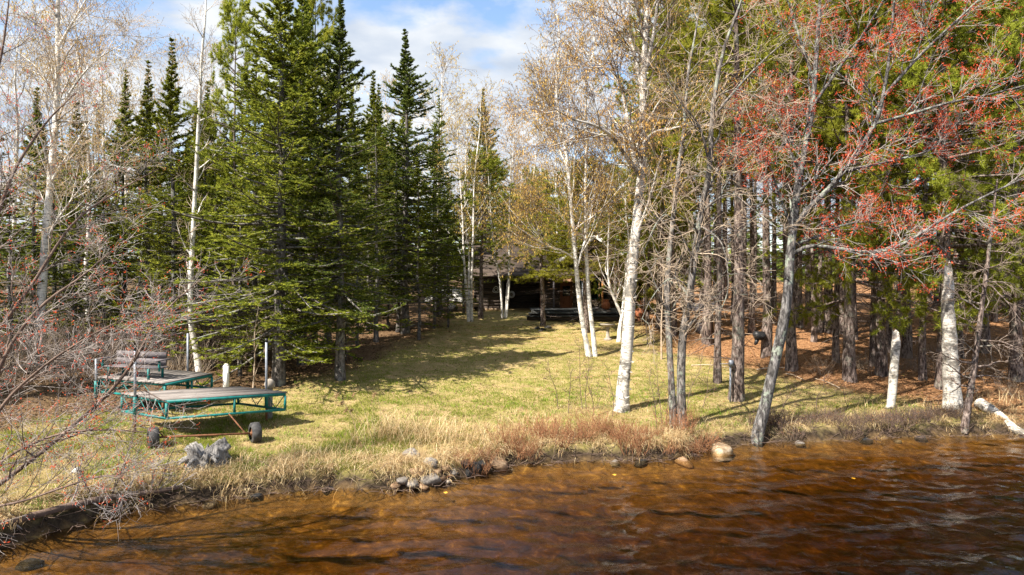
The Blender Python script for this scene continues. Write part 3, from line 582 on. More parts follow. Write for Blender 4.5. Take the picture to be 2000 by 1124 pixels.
# grey twin trunks at the bank
b = hit(1324, 836); D = b[1]; B = b.copy()
tr = [(hp([(1316, 842), (1312, 760), (1308, 660), (1306, 560), (1318, 440), (1330, 330), (1345, 240), (1352, 140), (1368, 60), (1385, -30)], [0, 0, .1, .2, .3, .3, .5, .5, .6, .8]), .10, .014),
      (hp([(1331, 842), (1330, 760), (1332, 670), (1341, 600), (1352, 510), (1366, 410), (1378, 330), (1382, 220), (1402, 110), (1430, 30), (1450, -40)], [0, 0, 0, -.1, -.2, -.2, -.4, -.5, -.5, -.6, -.7]), .13, .014)]
lb = [(hp([(1352, 510), (1300, 430), (1270, 440), (1240, 500)], [-.2, -.6, -.9, -1.1]), .032, .008), (hp([(1366, 415), (1410, 385), (1450, 420), (1490, 460)], [-.2, -.6, -1, -1.4]), .035, .008),
      (hp([(1345, 560), (1300, 545), (1262, 580), (1240, 620)], [-.1, -.5, -.8, -1]), .022, .006), (hp([(1365, 400), (1420, 300), (1470, 250), (1520, 240)], [-.2, 0, .3, .5]), .04, .008),
      (hp([(1378, 330), (1350, 260), (1300, 210), (1270, 150)], [-.4, -.8, -1.2, -1.5]), .04, .008), (hp([(1380, 240), (1440, 170), (1500, 110), (1560, 60)], [-.5, -.3, 0, .2]), .04, .008),
      (hp([(1360, 440), (1395, 480), (1400, 560), (1380, 610)], [-.2, -.7, -1.0, -1.1]), .025, .006)]
p = broadleaf(tr, r, None, None, 17, 6, 3, (1.9, 1.1), (1.0, .45), (.45, .25), 52, .25, .05, 0, .22, tips=.10, tip_n=1, tip_l=.03, tip_w=.015, tip_dir='x', limbs=lb, sides=9, wig=.2, cl=2, clspread=.02)
decid('bare_tree', p, 'grey_bark', 'twig_pale', 'bud', 'buds', tuple(B), label='leafless grey tree with two thin trunks and tangled pale twigs', cat='tree')
# red maple leaning over the water
b = hit(1480, 858); D = b[1]; B = b.copy()
tr = [(hp([(1474, 872), (1486, 825), (1506, 740), (1524, 660), (1538, 580), (1546, 500), (1553, 430), (1564, 360), (1582, 285), (1598, 210), (1608, 130), (1616, 50), (1626, -40), (1640, -130)], [0, 0, 0, 0, 0, .1, .1, .2, .3, .4, .5, .6, .7, .8]), .165, .02)]
lb = [(hp([(1551, 445), (1580, 405), (1620, 360), (1655, 305), (1688, 248), (1700, 190), (1708, 110), (1712, 20), (1720, -60)], [.1, -.1, -.3, -.5, -.6, -.7, -.8, -.9, -1]), .085, .012),
      (hp([(1685, 252), (1740, 238), (1800, 222), (1860, 212), (1930, 195), (1985, 175)], [-.6, -.8, -1.1, -1.4, -1.6, -1.9]), .045, .008),
      (hp([(1546, 500), (1575, 482), (1620, 488), (1670, 496), (1720, 480), (1790, 430), (1860, 390), (1940, 350), (2020, 315)], [.1, -.2, -.6, -.9, -1.1, -1.4, -1.6, -1.9, -2.2]), .06, .010),
      (hp([(1548, 480), (1610, 460), (1660, 440), (1720, 428), (1780, 425)], [.1, .4, .8, 1.2, 1.6]), .045, .009),
      (hp([(1550, 445), (1535, 400), (1515, 350), (1490, 310), (1450, 290)], [.1, .2, .1, -.2, -.5]), .045, .008),
      (hp([(1566, 350), (1550, 270), (1535, 220), (1510, 180)], [.2, .5, .8, 1.1]), .045, .008),
      (hp([(1600, 200), (1640, 140), (1690, 60), (1730, -20), (1760, -80)], [.4, .3, 0, -.3, -.5]), .05, .008),
      (hp([(1606, 150), (1590, 80), (1575, 10), (1560, -60)], [.5, .7, .9, 1.1]), .05, .008),
      (hp([(1700, 200), (1760, 130), (1830, 60), (1890, 0), (1930, -50)], [-.7, -.8, -1, -1.2, -1.3]), .045, .007),
      (hp([(1640, 340), (1720, 320), (1800, 300), (1880, 270), (1950, 262)], [-.4, -.2, .1, .4, .6]), .04, .007)]
p = broadleaf(tr, r, None, None, 14, 7, 4, (1.7, .9), (.85, .4), (.42, .2), 40, .35, .15, .05, .42, tips=.56, tip_n=1, tip_l=.058, tip_w=.028, tip_dir='x', limbs=lb, sides=11, cl=6, clspread=.04, rt=.0038)
decid('maple_tree', p, 'maple_bark', 'twig_grey', 'flower', 'blossom', tuple(B), label='leaning maple covered in red spring blossom at the water edge', cat='maple')
# white birch in the left woods, slim pale tree behind the bench
D = 25.0; x = (78 - 1000) / F * D; B = np.array([x, D, gz(x, D)])
tr = [(hp([(72, 720), (80, 600), (88, 480), (97, 330), (104, 200), (106, 80), (104, -40), (112, -160)], [0, 0, 0, .1, .2, .2, .3, .4]), .17, .03)]
lb = [(hp([(88, 470), (130, 420), (180, 370), (240, 320)], [0, -.3, -.6, -.9]), .045, .01), (hp([(100, 260), (140, 190), (200, 130), (260, 100)], [.1, -.2, -.5, -.7]), .05, .01), (hp([(104, 190), (60, 130), (10, 90)], [.2, .4, .6]), .045, .01), (hp([(106, 90), (150, 30), (200, -30)], [.2, 0, -.3]), .05, .01), (hp([(92, 400), (50, 350), (0, 330)], [0, -.4, -.8]), .04, .01)]
p = broadleaf(tr, r, None, None, 22, 8, 5, (2.6, 1.4), (1.2, .5), (.6, .3), 45, .4, .1, -.3, .34, tips=1, tip_n=1, tip_l=.06, tip_w=.018, limbs=lb, sides=10)
decid('birch_tree', p, 'birch_bark', 'twig_pale', 'catkin', 'catkins', tuple(B), label='tall white birch rising behind the tangle of red-budded branches', cat='birch')
b = hit(389, 728); D = b[1]; B = b.copy()
tr = [(hp([(391, 735), (384, 690), (374, 640), (372, 560), (378, 440), (384, 320), (390, 200), (394, 110), (402, 20), (400, -60)], [0] * 10), .125, .012)]
p = broadleaf(tr, r, None, None, 26, 5, 4, (1.3, .8), (.6, .3), (.4, .2), 50, .5, .2, 0, .30, tips=.05, tip_n=1, tip_dir='x', cl=1, tip_l=.04, tip_w=.02, sides=9, rt=.004)
decid('poplar_tree', p, 'birch_bark', 'twig_pale', 'bud', 'buds', tuple(B), label='slim white pole-like tree with a kinked foot behind the bench', cat='tree')
b = hit(256, 700); D = b[1]; B = b.copy()
tr = [(hp([(252, 706), (262, 640), (270, 580), (276, 500), (284, 400)], [0] * 5), .075, .012)]
p = broadleaf(tr, r, None, None, 12, 5, 3, (1.0, .6), (.5, .3), (.3, .2), 50, .3, .2, 0, .4, sides=8)
decid('birch_tree', p, 'birch_bark', 'twig_pale', 'bud', 'buds', tuple(B), label='thin leaning birch pole in the shade left of the bench', cat='birch')
# thin bare saplings
def sapling(px, py, tipx, tipy, label, n=10, r0=.02, tm='twig_pale', l1=.8, D_=None, group=None, lo=.15):
    global D, B
    b = hit(px, py); D = b[1]; B = b.copy()
    tr = [(hp([(px, py + 4), (px * .66 + tipx * .34 + r.normal(0, 3), py * .66 + tipy * .34), (px * .33 + tipx * .67 + r.normal(0, 3), py * .33 + tipy * .67), (tipx, tipy)], [0, .05, -.05, 0]), r0, .005)]
    w, tw, tp = broadleaf(tr, r, None, None, n, 3, 2, (l1, l1 * .4), (.3, .15), (.16, .1), 48, .35, .2, 0, lo, tips=.3, tip_n=1, tip_dir='x', cl=1, tip_l=.03, tip_w=.016, sides=5, rt=.0035)
    e = empty('sapling', tuple(B)); w.build('stem', M[tm], e, smooth=True); tw.build('twigs', M[tm], e); tp.build('buds', M['bud'], e); return tag(e, label, 'sapling', group)
sapling(494, 762, 507, 590, 'pale bare sapling growing right behind the teal dock', 14, .028, l1=1.3)
sapling(1265, 672, 1262, 540, 'thin bare sapling between the big birch and the cabin deck', 8, .03)
sapling(1292, 702, 1295, 500, 'straight pale sapling left of the grey twin-stemmed tree', 10, .045)
g = 'bare whips among the bank grass'
for q in [(1138, 800, 1130, 660), (1145, 800, 1150, 690), (1196, 815, 1185, 715), (1090, 800, 1070, 700), (1293, 830, 1283, 690), (1282, 838, 1268, 740), (1300, 840, 1310, 700), (1340, 800, 1372, 690), (1370, 800, 1390, 700), (1160, 812, 1145, 730), (1110, 808, 1112, 720), (1595, 800, 1610, 735), (1530, 815, 1545, 750), (1660, 800, 1640, 745)]:
    sapling(*q, 'thin bare whip standing in the bank grass', 6, .011, 'twig_dark', .38, group=g)
# dead leaning pine at the water, snags, logs
b = hit(1886, 838); D = b[1]; B = b.copy()
tr = [(hp([(1882, 846), (1893, 780), (1906, 690), (1918, 600), (1928, 520), (1940, 420), (1948, 350)], [0, 0, 0, 0, 0, 0, 0]), .10, .02)]
p = broadleaf(tr, r, None, None, 34, 6, 4, (1.3, 1.5), (.6, .3), (.3, .15), 85, -.1, 0, 0, .18, sides=9, wig=.16)
decid('dead_tree', p, 'pine_bark', 'dead_twig', 'bud', 'buds', tuple(B), label='leaning dead tree with bare crooked side branches beside the white log', cat='tree')
def snag(px, py, pts, r0, r1, bm, label, name='birch_snag', jag=.16):
    global D, B
    b = hit(px, py); D = b[1]; B = b.copy(); pt = resample(hp(pts), 16); rr_ = np.linspace(r0, r1, 16) * (1 + .35 * np.exp(-np.arange(16) * .8))
    mb = MB(); tubes(mb, pt[None], rr_[None], 14, .05, r)
    # splintered top
    a = np.arange(14) * 2 * np.pi / 14; ring = pt[-1] + np.stack([np.cos(a), np.sin(a), 0 * a], -1) * r1
    tipv = ring * .75 + pt[-1] * .25 + np.stack([0 * a, 0 * a, r.uniform(.02, jag, 14) + jag * (np.cos(a - 1) > .2)], -1)
    mb.add(np.concatenate([ring, tipv]), [[i, (i + 1) % 14, 14 + (i + 1) % 14, 14 + i] for i in range(14)])
    e = empty(name, tuple(B)); mb.build('trunk', M[bm], e, smooth=True)
    core = MB(); core.add(np.concatenate([ring * .92 + pt[-1] * .08, [pt[-1] + [0, 0, .05]]]), tris=[[i, (i + 1) % 14, 14] for i in range(14)]); core.build('broken_wood', M['twig_rust'], e)
    return tag(e, label, 'snag')
s1 = snag(1858, 800, [(1862, 806), (1858, 740), (1855, 670), (1851, 600), (1853, 565)], .25, .16, 'birch_dirty', 'tall broken white birch snag with a jagged top', jag=.45)
s2 = snag(1741, 797, [(1739, 803), (1743, 760), (1747, 710), (1750, 668)], .12, .13, 'birch_dirty', 'short broken birch stub with a rotten brown top', jag=.2)
def log(pts3, r0, r1, bm, name, label, cat, twigs=0, sides=12, jit=.06, parent=None):
    pt = resample(pts3, 18); base = pt[0].copy(); mb = MB(); rr_ = np.linspace(r0, r1, 18); tubes(mb, (pt - base)[None], rr_[None], sides, jit, r, cap=True)
    e = empty(name, tuple(base)); mb.build('trunk', M[bm], e, smooth=True)
    if twigs:
        tw = MB(); C, R, _ = grow((pt - base)[None], rr_[None], twigs, .1, .98, 60, (.8, .5), .3, .16, 6, r, rs=.3, rtip=.005, rmax=.02); tubes(tw, C, R, 4)
        C2, R2, _ = grow(C, R, 4, .2, .95, 45, (.4, .2), .1, .16, 4, r, rs=.6, rtip=.004); tubes(tw, C2, R2, 3); tw.build('branches', M['twig_grey'], e)
    return tag(e, label, cat)
a0 = hit(1912, 800); a1 = hit(1984, 850)
log([a0 + [0, 0, .20], (a0 * .5 + a1 * .5) + [0, 0, .22], a1 + [0, 0, .12], a1 + [.35, -.25, -.02]], .17, .10, 'birch_dirty', 'fallen_log', 'fallen white birch log sliding into the water', 'log')
a0 = hit(-20, 1050); a1 = hit(180, 995); a2 = hit(300, 976); a3 = hit(350, 962)
log([a0 + [-.5, -.5, .10], a0 + [0, 0, .14], a1 + [0, 0, .16], a2 + [0, 0, .14], a3 + [0, 0, .10]], .082, .04, 'twig_dark', 'fallen_log', 'dark lichen-spotted dead trunk lying along the water edge', 'log', twigs=14)
g = 'pale sticks lying on the needle floor'
for (p0, p1) in [((1350, 716), (1425, 720)), ((1478, 724), (1550, 722)), ((1535, 732), (1570, 745)), ((1400, 652), (1500, 658)), ((1640, 760), (1590, 742))]:  # the long rear stick stands in for a pale clothes line
    A0 = hit(*p0); A1 = hit(*p1); log([A0 + [0, 0, .03], (A0 + A1) / 2 + [0, .1, .09], A1 + [0, 0, .04]], .025, .012, 'twig_pale', 'fallen_stick', 'pale fallen stick lying on the ground among the right pines', 'stick', sides=6)['group'] = g
A0 = hit(885, 938); A1 = hit(838, 950)
log([A0 + [0, 0, .10], (A0 + A1) / 2 + [0, 0, .08], A1 + [-.3, -.1, .02]], .022, .012, 'twig_rust', 'driftwood_stick', 'reddish stick lying over the shore rocks into the water', 'stick', sides=6)
# ------------------------------------------------------------------ red-budded tangle at the left, rooted on the bank outside the frame
D = 11.8; B = np.array([-9.75, 11.9, gz(-9.75, 11.9)])
def lp(pts, Ds): return np.array([PX(a, b_, d_) for (a, b_), d_ in zip(pts, Ds)]) - B
o = np.array([0, 0, -.1])
def stem(pts, Ds, r0, r1=.010): return (np.concatenate([[o + r.normal(0, .12, 3) * [1, 1, 0]], lp(pts, Ds)]), r0 * .62, r1 * .7)
tr = [stem([(-60, 990), (60, 900), (150, 825), (215, 765), (262, 705), (290, 655), (330, 600), (400, 540)], [11.8, 11.6, 11.6, 11.6, 11.6, 11.7, 11.9, 12.1], .075),
      stem([(-80, 900), (-20, 760), (30, 660), (90, 590), (160, 540), (230, 480)], [11.7, 11.5, 11.6, 11.8, 12, 12.3], .07),
      stem([(-90, 800), (-50, 600), (-10, 440), (30, 330), (90, 240), (150, 180)], [11.8, 11.8, 12, 12.2, 12.5, 12.7], .08),
      stem([(-90, 850), (-30, 690), (60, 560), (140, 440), (220, 380), (310, 330)], [11.9, 12.1, 12.4, 12.8, 13.1, 13.4], .07),
      stem([(-100, 760), (-70, 480), (-40, 250), (0, 120), (20, -20)], [12, 12, 12.1, 12.3, 12.4], .09),
      stem([(-60, 960), (20, 890), (110, 850), (200, 840), (290, 845)], [11.6, 11.3, 11.2, 11.2, 11.3], .05),
      stem([(-60, 1000), (40, 980), (130, 950), (200, 930), (250, 935)], [11.4, 11.1, 11, 11, 11], .04),
      stem([(-70, 930), (0, 800), (80, 720), (170, 660), (250, 620)], [11.4, 11.1, 11, 11, 11.1], .055)]
p = broadleaf(tr, r, None, None, 20, 8, 4, (1.25, .7), (.62, .28), (.28, .14), 42, .35, .15, .05, .18, tips=.12, tip_n=1, tip_dir='x', tip_l=.034, tip_w=.018, cl=4, clspread=.024, sides=8, rt=.0026, wig=.13)
decid('maple_thicket', p, 'twig_dark', 'twig_grey', 'flower', 'blossom', tuple(B), label='leafless red-budded thicket leaning in over the dock and water', cat='thicket')
for (px, py, tx, ty) in [(205, 992, 262, 850), (288, 976, 345, 868), (180, 998, 150, 900), (240, 984, 245, 905)]:
    sapling(px, py, tx, ty, 'dark bare shoot rising from the dead trunk at the water', 8, .016, 'twig_dark', .5, group='shoots on the dead trunk')
# ------------------------------------------------------------------ materials for built things
M['teal'] = plain('teal_paint', (0.008, 0.16, 0.155), (0.02, 0.30, 0.28), 5, .45, 0, .1)
m, t, out = mat('worn_teal_paint'); n = noise(t, 9, 6, .65, coords(t)); c = ramp(t, [(.28, (0.12, 0.055, 0.03)), (.36, (0.006, 0.11, 0.105)), (.7, (0.014, 0.20, 0.185))], n); surf(t, out, c, .5, n, .15, .005); M['teal'] = m
def woodmat(name, c1, c2, c3, st=(1.2, 14, 14), kind='Object', var=(.7, 1.25)):
    m, t, out = mat(name); oi = t.nodes.new('ShaderNodeObjectInfo'); v = coords(t, st, kind)
    va_ = t.nodes.new('ShaderNodeVectorMath'); va_.operation = 'ADD'; mu = t.nodes.new('ShaderNodeMath'); mu.operation = 'MULTIPLY'; mu.inputs[1].default_value = 40; t.links.new(oi.outputs['Random'], mu.inputs[0])
    t.links.new(v, va_.inputs[0]); t.links.new(mu.outputs[0], va_.inputs[1]); n = noise(t, 2.2, 7, .65, va_.outputs[0], .4); c = ramp(t, [(.28, c1), (.5, c2), (.72, c3)], n)
    hs = t.nodes.new('ShaderNodeHueSaturation'); mr = t.nodes.new('ShaderNodeMapRange'); mr.inputs['To Min'].default_value = var[0]; mr.inputs['To Max'].default_value = var[1]; t.links.new(oi.outputs['Random'], mr.inputs['Value']); t.links.new(mr.outputs[0], hs.inputs['Value']); t.links.new(c, hs.inputs['Color'])
    surf(t, out, hs.outputs[0], .85, n, .4, .01); return m
M['plank'] = woodmat('weathered_planks', (0.08, 0.07, 0.065), (0.20, 0.175, 0.16), (0.33, 0.30, 0.28))
M['bench'] = woodmat('grey_bench_board', (0.06, 0.052, 0.055), (0.13, 0.115, 0.12), (0.20, 0.18, 0.185), var=(.85, 1.1))
M['log'] = woodmat('dark_logs', (0.022, 0.016, 0.013), (0.065, 0.048, 0.038), (0.13, 0.10, 0.08))
M['decking'] = woodmat('dark_deck_boards', (0.02, 0.021, 0.02), (0.05, 0.052, 0.05), (0.10, 0.10, 0.095))
M['shingle'] = woodmat('roof_boards', (0.025, 0.019, 0.015), (0.06, 0.043, 0.033), (0.11, 0.08, 0.06))
M['white'] = plain('white_paint', (0.62, 0.60, 0.56), (0.82, 0.80, 0.77), 5, .6)
M['galv'] = plain('galvanised_steel', (0.17, 0.19, 0.22), (0.30, 0.32, 0.36), 8, .5, .3)
M['rust'] = plain('rusty_steel', (0.07, 0.03, 0.015), (0.20, 0.085, 0.04), 12, .9, 0, .3)
M['black'] = plain('black_plastic', (0.012, 0.012, 0.013), (0.03, 0.03, 0.032), 6, .4)
M['rubber'] = plain('tyre_rubber', (0.018, 0.018, 0.02), (0.075, 0.072, 0.07), 9, .75, 0, .3)
M['clay'] = plain('terracotta', (0.28, 0.09, 0.04), (0.46, 0.17, 0.08), 5, .8)
M['redbrown'] = plain('red_brown_wood', (0.14, 0.05, 0.025), (0.26, 0.11, 0.06), 8, .8, 0, .2, stretch=(8, 8, 1))
M['orangewood'] = plain('orange_post_wood', (0.26, 0.11, 0.035), (0.40, 0.18, 0.06), 8, .8, 0, .2, stretch=(8, 8, 1))
M['driftwood'] = plain('driftwood', (0.05, 0.046, 0.044), (0.34, 0.32, 0.30), 9, .9, 0, .9, stretch=(3, 3, .6))
M['stone'] = plain('bird_bath_stone', (0.20, 0.17, 0.14), (0.36, 0.32, 0.27), 8, .9, 0, .3)
M['tan'] = plain('tan_board', (0.32, 0.22, 0.14), (0.46, 0.34, 0.23), 4, .8)
m, t, out = mat('window_glass'); surf(t, out, (0.02, 0.025, 0.03), .06, spec=.6); M['glass'] = m
def rockmat(name, c1, c2, c3):
    m, t, out = mat(name); n = noise(t, 6, 8, .7, coords(t)); c = ramp(t, [(.3, c1), (.5, c2), (.72, c3)], n); surf(t, out, c, .85, n, .5, .03); return m
M['rock'] = rockmat('grey_rock', (0.06, 0.05, 0.043), (0.17, 0.15, 0.13), (0.34, 0.30, 0.26))
M['rock_tan'] = rockmat('tan_rock', (0.10, 0.055, 0.028), (0.24, 0.15, 0.085), (0.42, 0.30, 0.19))
M['rock_dark'] = rockmat('wet_dark_rock', (0.008, 0.008, 0.008), (0.022, 0.022, 0.022), (0.06, 0.055, 0.05))
def part(name, mname, parent, *boxes, bev=0):
    mb = MB()
    for bx in boxes: bx(mb)
    return mb.build(name, M[mname], parent)
bb = lambda c, s, rz=0: (lambda mb: box(mb, c, s, rz))
be = lambda a, b_, w, h: (lambda mb: beam(mb, a, b_, w, h))
tb = lambda pts, rs, sides=10: (lambda mb: tubes(mb, np.array(pts, float)[None], np.array(rs, float)[None], sides, cap=True))
# ------------------------------------------------------------------ teal docks
def dock(name, label, Fp, u, v, zslope, frame_h, pl_w=.145, over=.06):
    """Fp near corner; u, v edge vectors (metres); planks run along u"""
    Fp = np.array(Fp, float); u = np.array(u, float); v = np.array(v, float); e = empty(name, (Fp[0], Fp[1], gz(Fp[0], Fp[1]))); o = Fp - np.array(e.location)
    w = np.linalg.norm(v); n = int(w / pl_w); uh = u / np.linalg.norm(u); vh = v / w; L = np.linalg.norm(u)
    for k in range(n):
        a = o + v * ((k + .5) / n); j0, j1 = r.uniform(-.02, .02, 2)
        mb = MB(); box(mb, (0, 0, 0), (L + 2 * over + j0, w / n - .014, .038)); ob = mb.build('deck_plank', M['plank'], e)
        cpos = a + u * .5 + np.array([0, 0, r.uniform(-.006, .006)]) + uh * j1; ob.location = cpos
        X = Vector(uh); Y = Vector(vh) - X * X.dot(Vector(vh)); Y.normalize(); Z = X.cross(Y)
        from mathutils import Matrix
        ob.rotation_euler = Matrix((X, Y, Z)).transposed().to_euler()
    dn = np.array([0, 0, -.05]); lo = np.array([0, 0, -frame_h])
    cs = [o, o + u, o + u + v, o + v]
    for k in range(4):
        A, Bq = cs[k], cs[(k + 1) % 4]; part('top_rail', 'teal', e, be(A + dn, Bq + dn, .05, .07)); part('bottom_rail', 'teal', e, be(A + lo, Bq + lo, .05, .055))
        part('corner_post', 'teal', e, be(A + dn + [0, 0, -.036], A + lo + [0, 0, .028], .055, .055))
        Lk = np.linalg.norm(Bq - A); m_ = max(2, int(Lk / .34)) if k in (1, 3) else 2
        if k in (1, 3):
            for q in range(m_):
                f0, f1 = q / m_, (q + 1) / m_; z0, z1 = (dn, lo) if q % 2 == 0 else (lo, dn)
                part('truss_brace', 'teal', e, tb([A + (Bq - A) * f0 + z0 * .98, A + (Bq - A) * f1 + z1 * .98], [.012, .012], 6))
        else: part('middle_upright', 'teal', e, be(A * .45 + Bq * .55 + dn + [0, 0, -.036], A * .45 + Bq * .55 + lo + [0, 0, .028], .05, .05))
    for f in (.33, .66): part('cross_joist', 'teal', e, be(o + u * f + dn * 1.2, o + u * f + v + dn * 1.2, .045, .06))
    return tag(e, label, 'dock')
Fa = np.array([-8.40, 16.6, 1.60]); ua = np.array([2.35, 1.6, -.10]); va_ = np.array([-1.65, 1.0, -.02])
dA = dock('dock_section', 'large teal-framed dock section with grey plank top parked on the grass', Fa, ua, va_, 0, .46)
def local(e, p): return np.array(p, float) - np.array(e.location)
def pipe_post(e, p, ztop, sleeve_z, cap_=True):
    q = local(e, p); g = gz(p[0], p[1]) - e.location.z
    part('steel_post', 'galv', e, tb([[q[0], q[1], sleeve_z - e.location.z - .28], [q[0], q[1], ztop - e.location.z]], [.033, .033]))
    part('rusty_leg', 'rust', e, tb([[q[0], q[1], g - .12], [q[0], q[1], sleeve_z - e.location.z - .28]], [.031, .031]))
    part('post_sleeve', 'teal', e, tb([[q[0], q[1], sleeve_z - e.location.z - .46], [q[0], q[1], sleeve_z - e.location.z + .02]], [.05, .05]))
    if cap_: part('post_cap', 'black', e, tb([[q[0], q[1], ztop - e.location.z], [q[0], q[1], ztop + .09 - e.location.z]], [.04, .036]))
va_n = va_ / np.linalg.norm(va_); ua_n = ua / np.linalg.norm(ua)
p1 = Fa + va_n * 1.15 - ua_n * .1; pipe_post(dA, p1, 2.74, 1.55)
p2 = Fa + ua + va_n * .9 + ua_n * .10; pipe_post(dA, p2, 2.80, 1.46)
def wheel(e, c, R, wdt, axis_dir):
    """tyre with tread blocks and a rusty rim"""
    c = local(e, c); ax = np.array(axis_dir, float); ax /= np.linalg.norm(ax); h1 = np.cross(ax, [0, 0, 1.]); n = 28
    prof = [(-.5, .62), (-.5, .86), (-.40, .97), (0, 1.0), (.40, .97), (.5, .86), (.5, .62)]; mb = MB(); V = []
    for i in range(n):
        a = i * 2 * math.pi / n; d = h1 * math.cos(a) + np.array([0, 0, 1.]) * math.sin(a); lug = 1.0 + (.035 if i % 2 else 0)
        for s_, rr_ in prof: V.append(c + ax * s_ * wdt + d * R * (rr_ * (lug if rr_ > .9 else 1)))
    m_ = len(prof); Q = [[i * m_ + j, ((i + 1) % n) * m_ + j, ((i + 1) % n) * m_ + j + 1, i * m_ + j + 1] for i in range(n) for j in range(m_ - 1)]
    mb.add(V, Q); w_ = mb.build('wheel', M['rubber'], e)
    rim = MB(); tubes(rim, np.array([c - ax * wdt * .30, c + ax * wdt * .30])[None], np.array([[R * .63, R * .63]]), 20, cap=True); rim.build('rim', M['rust'], w_)
    hub = MB(); tubes(hub, np.array([c - ax * wdt * .55, c + ax * wdt * .55])[None], np.array([[R * .16, R * .16]]), 10, cap=True); hub.build('hub', M['rust'], w_)
for (px, py) in ((297, 874), (497, 864)):
    w0 = hit(px, py); wheel(dA, w0 + [0, .05, .21], .26, .22, (.82, .57, 0))
ax0 = hit(297, 874) + [0.1, .12, .21]; ax1 = hit(497, 864) + [-.1, 0, .21]
part('axle', 'rust', dA, tb([local(dA, ax0), local(dA, ax1)], [.025, .025], 8))
for w0 in (ax0, ax1):
    q = local(dA, w0); k_ = Fa + ua * .5 if w0 is ax1 else Fa + va_ * .5
    part('axle_strut', 'rust', dA, tb([q + [.12 if w0 is ax0 else -.12, 0, 0], local(dA, k_ + [0, 0, -.45])], [.018, .018], 6))
Fb = np.array([-9.55, 18.78, 1.66]); vb = np.array([-2.24, .72, .06]); ub = np.array([.52, 1.75, .0])
dB = dock('dock_section', 'smaller raised dock section carrying the bench', Fb, ub, vb, 0, .42)
for p in (Fb + vb * .98 - np.array([.08, .08, 0]), Fb + vb * .40 + ub + np.array([0, .08, 0])): pipe_post(dB, p, 2.25 if p[1] < 20.2 else 2.85, 1.6, False)
q = Fb + ub * .95; part('rusty_leg', 'rust', dB, tb([local(dB, [q[0], q[1], gz(q[0], q[1]) - .1]), local(dB, q + [0, 0, -.42])], [.03, .03]))
q = Fb + vb * .03; part('rusty_leg', 'rust', dB, tb([local(dB, [q[0], q[1], gz(q[0], q[1]) - .1]), local(dB, q + [0, 0, -.42])], [.03, .03]))
# bench on the rear dock
bl_, br_ = np.array([-11.62, 20.08, 1.68]), np.array([-9.92, 19.58, 1.68]); bd = (br_ - bl_) / np.linalg.norm(br_ - bl_); bf = np.array([bd[1], -bd[0], 0])
be_ = empty('bench', tuple((bl_ + br_) / 2)); lc = lambda p: p - (bl_ + br_) / 2
for k, zz in enumerate((.45, .645)): part('back_board', 'bench', be_, (lambda zz: lambda mb: beam(mb, lc(bl_ + [0, 0, zz]), lc(br_ + [0, 0, zz]), .035, .188))(zz))
for k in range(3): part('seat_board', 'bench', be_, (lambda k: lambda mb: beam(mb, lc(bl_ + bf * (.1 + .14 * k) + [0, 0, .33]), lc(br_ + bf * (.1 + .14 * k) + bd * .12 + [0, 0, .33]), .13, .035))(k))
for f in (.10, .90):
    p = bl_ + (br_ - bl_) * f
    part('back_leg', 'teal', be_, be(lc(p - bf * .05 + [0, 0, -.02]), lc(p - bf * .05 + [0, 0, .68]), .05, .06)); part('front_leg', 'teal', be_, be(lc(p + bf * .46 + [0, 0, -.02]), lc(p + bf * .46 + [0, 0, .31]), .05, .06))
for s_, p in ((-1, bl_), (1, br_)):
    part('arm_post', 'teal', be_, be(lc(p + bf * .38 + bd * .12 * s_ + [0, 0, .24]), lc(p + bf * .38 + bd * .12 * s_ + [0, 0, .53]), .045, .05)); part('armrest', 'bench', be_, be(lc(p - bf * .02 + bd * .12 * s_ + [0, 0, .55]), lc(p + bf * .5 + bd * .12 * s_ + [0, 0, .55]), .10, .035))
tag(be_, 'weathered grey bench with teal legs standing on the rear dock', 'bench')
# posts behind the docks
b = hit(442, 770); e = empty('mooring_post', (b[0], b[1], b[2])); part('shaft', 'white', e, bb((0, 0, .40), (.15, .15, 1.0))); part('top_chamfer', 'white', e, tb([[0, 0, .90], [0, 0, .96]], [.10, .05], 4)); tag(e, 'square white-painted post behind the docks', 'post')
b = hit(526, 820); e = empty('weathered_post', tuple(b)); part('shaft', 'driftwood', e, tb([[0, 0, -.1], [.01, 0, .45], [0, .01, .9]], [.085, .08, .085], 10))
part('cap', 'stone', e, tb([[-.0, 0, .86], [0, 0, .98], [.02, 0, 1.08], [.03, 0, 1.13]], [.105, .14, .12, .03], 12)); tag(e, 'weathered wooden post with a rounded pale cap behind the dock corner', 'post')
# ------------------------------------------------------------------ log shed and cabin
z0 = gz(-.6, 48.4); sh = empty('log_shed', (0, 48, z0))
def logs(parent, a, b_, n, zb, hgt, d=.2, mname='log'):
    for k in range(n):
        o_ = part('wall_log', mname, parent, be((a[0], a[1], zb + hgt * (k + .5)), (b_[0], b_[1], zb + hgt * (k + .5)), d, hgt - .010))
part('chinking', 'log', sh, bb((.75, 1.96, 1.2), (2.66, .06, 2.3)), bb((-1.64, .05, 1.2), (1.66, .06, 2.3)))
logs(sh, (-2.5, 0), (-.78, 0), 11, .05, .215); logs(sh, (-.6, 1.9), (2.1, 1.9), 11, .05, .215); logs(sh, (-2.6, .12), (-2.6, 3.6), 11, .05, .215, .2); logs(sh, (2.2, 1.2), (2.2, 3.6), 11, .05, .215)
part('sill_beam', 'tan', sh, bb((-1.6, -.15, .04), (1.8, .1, .14))); part('lintel', 'log', sh, bb((.6, 0, 2.36), (3.3, .22, .2)))
part('corner_post', 'bench', sh, bb((-.66, -.02, 1.13), (.16, .2, 2.28)))
for k, (xx, mm_) in enumerate(((2.02, 'redbrown'), (2.22, 'bench'))): part('porch_post', mm_, sh, bb((xx, -.05, 1.15), (.13, .15, 2.3)))
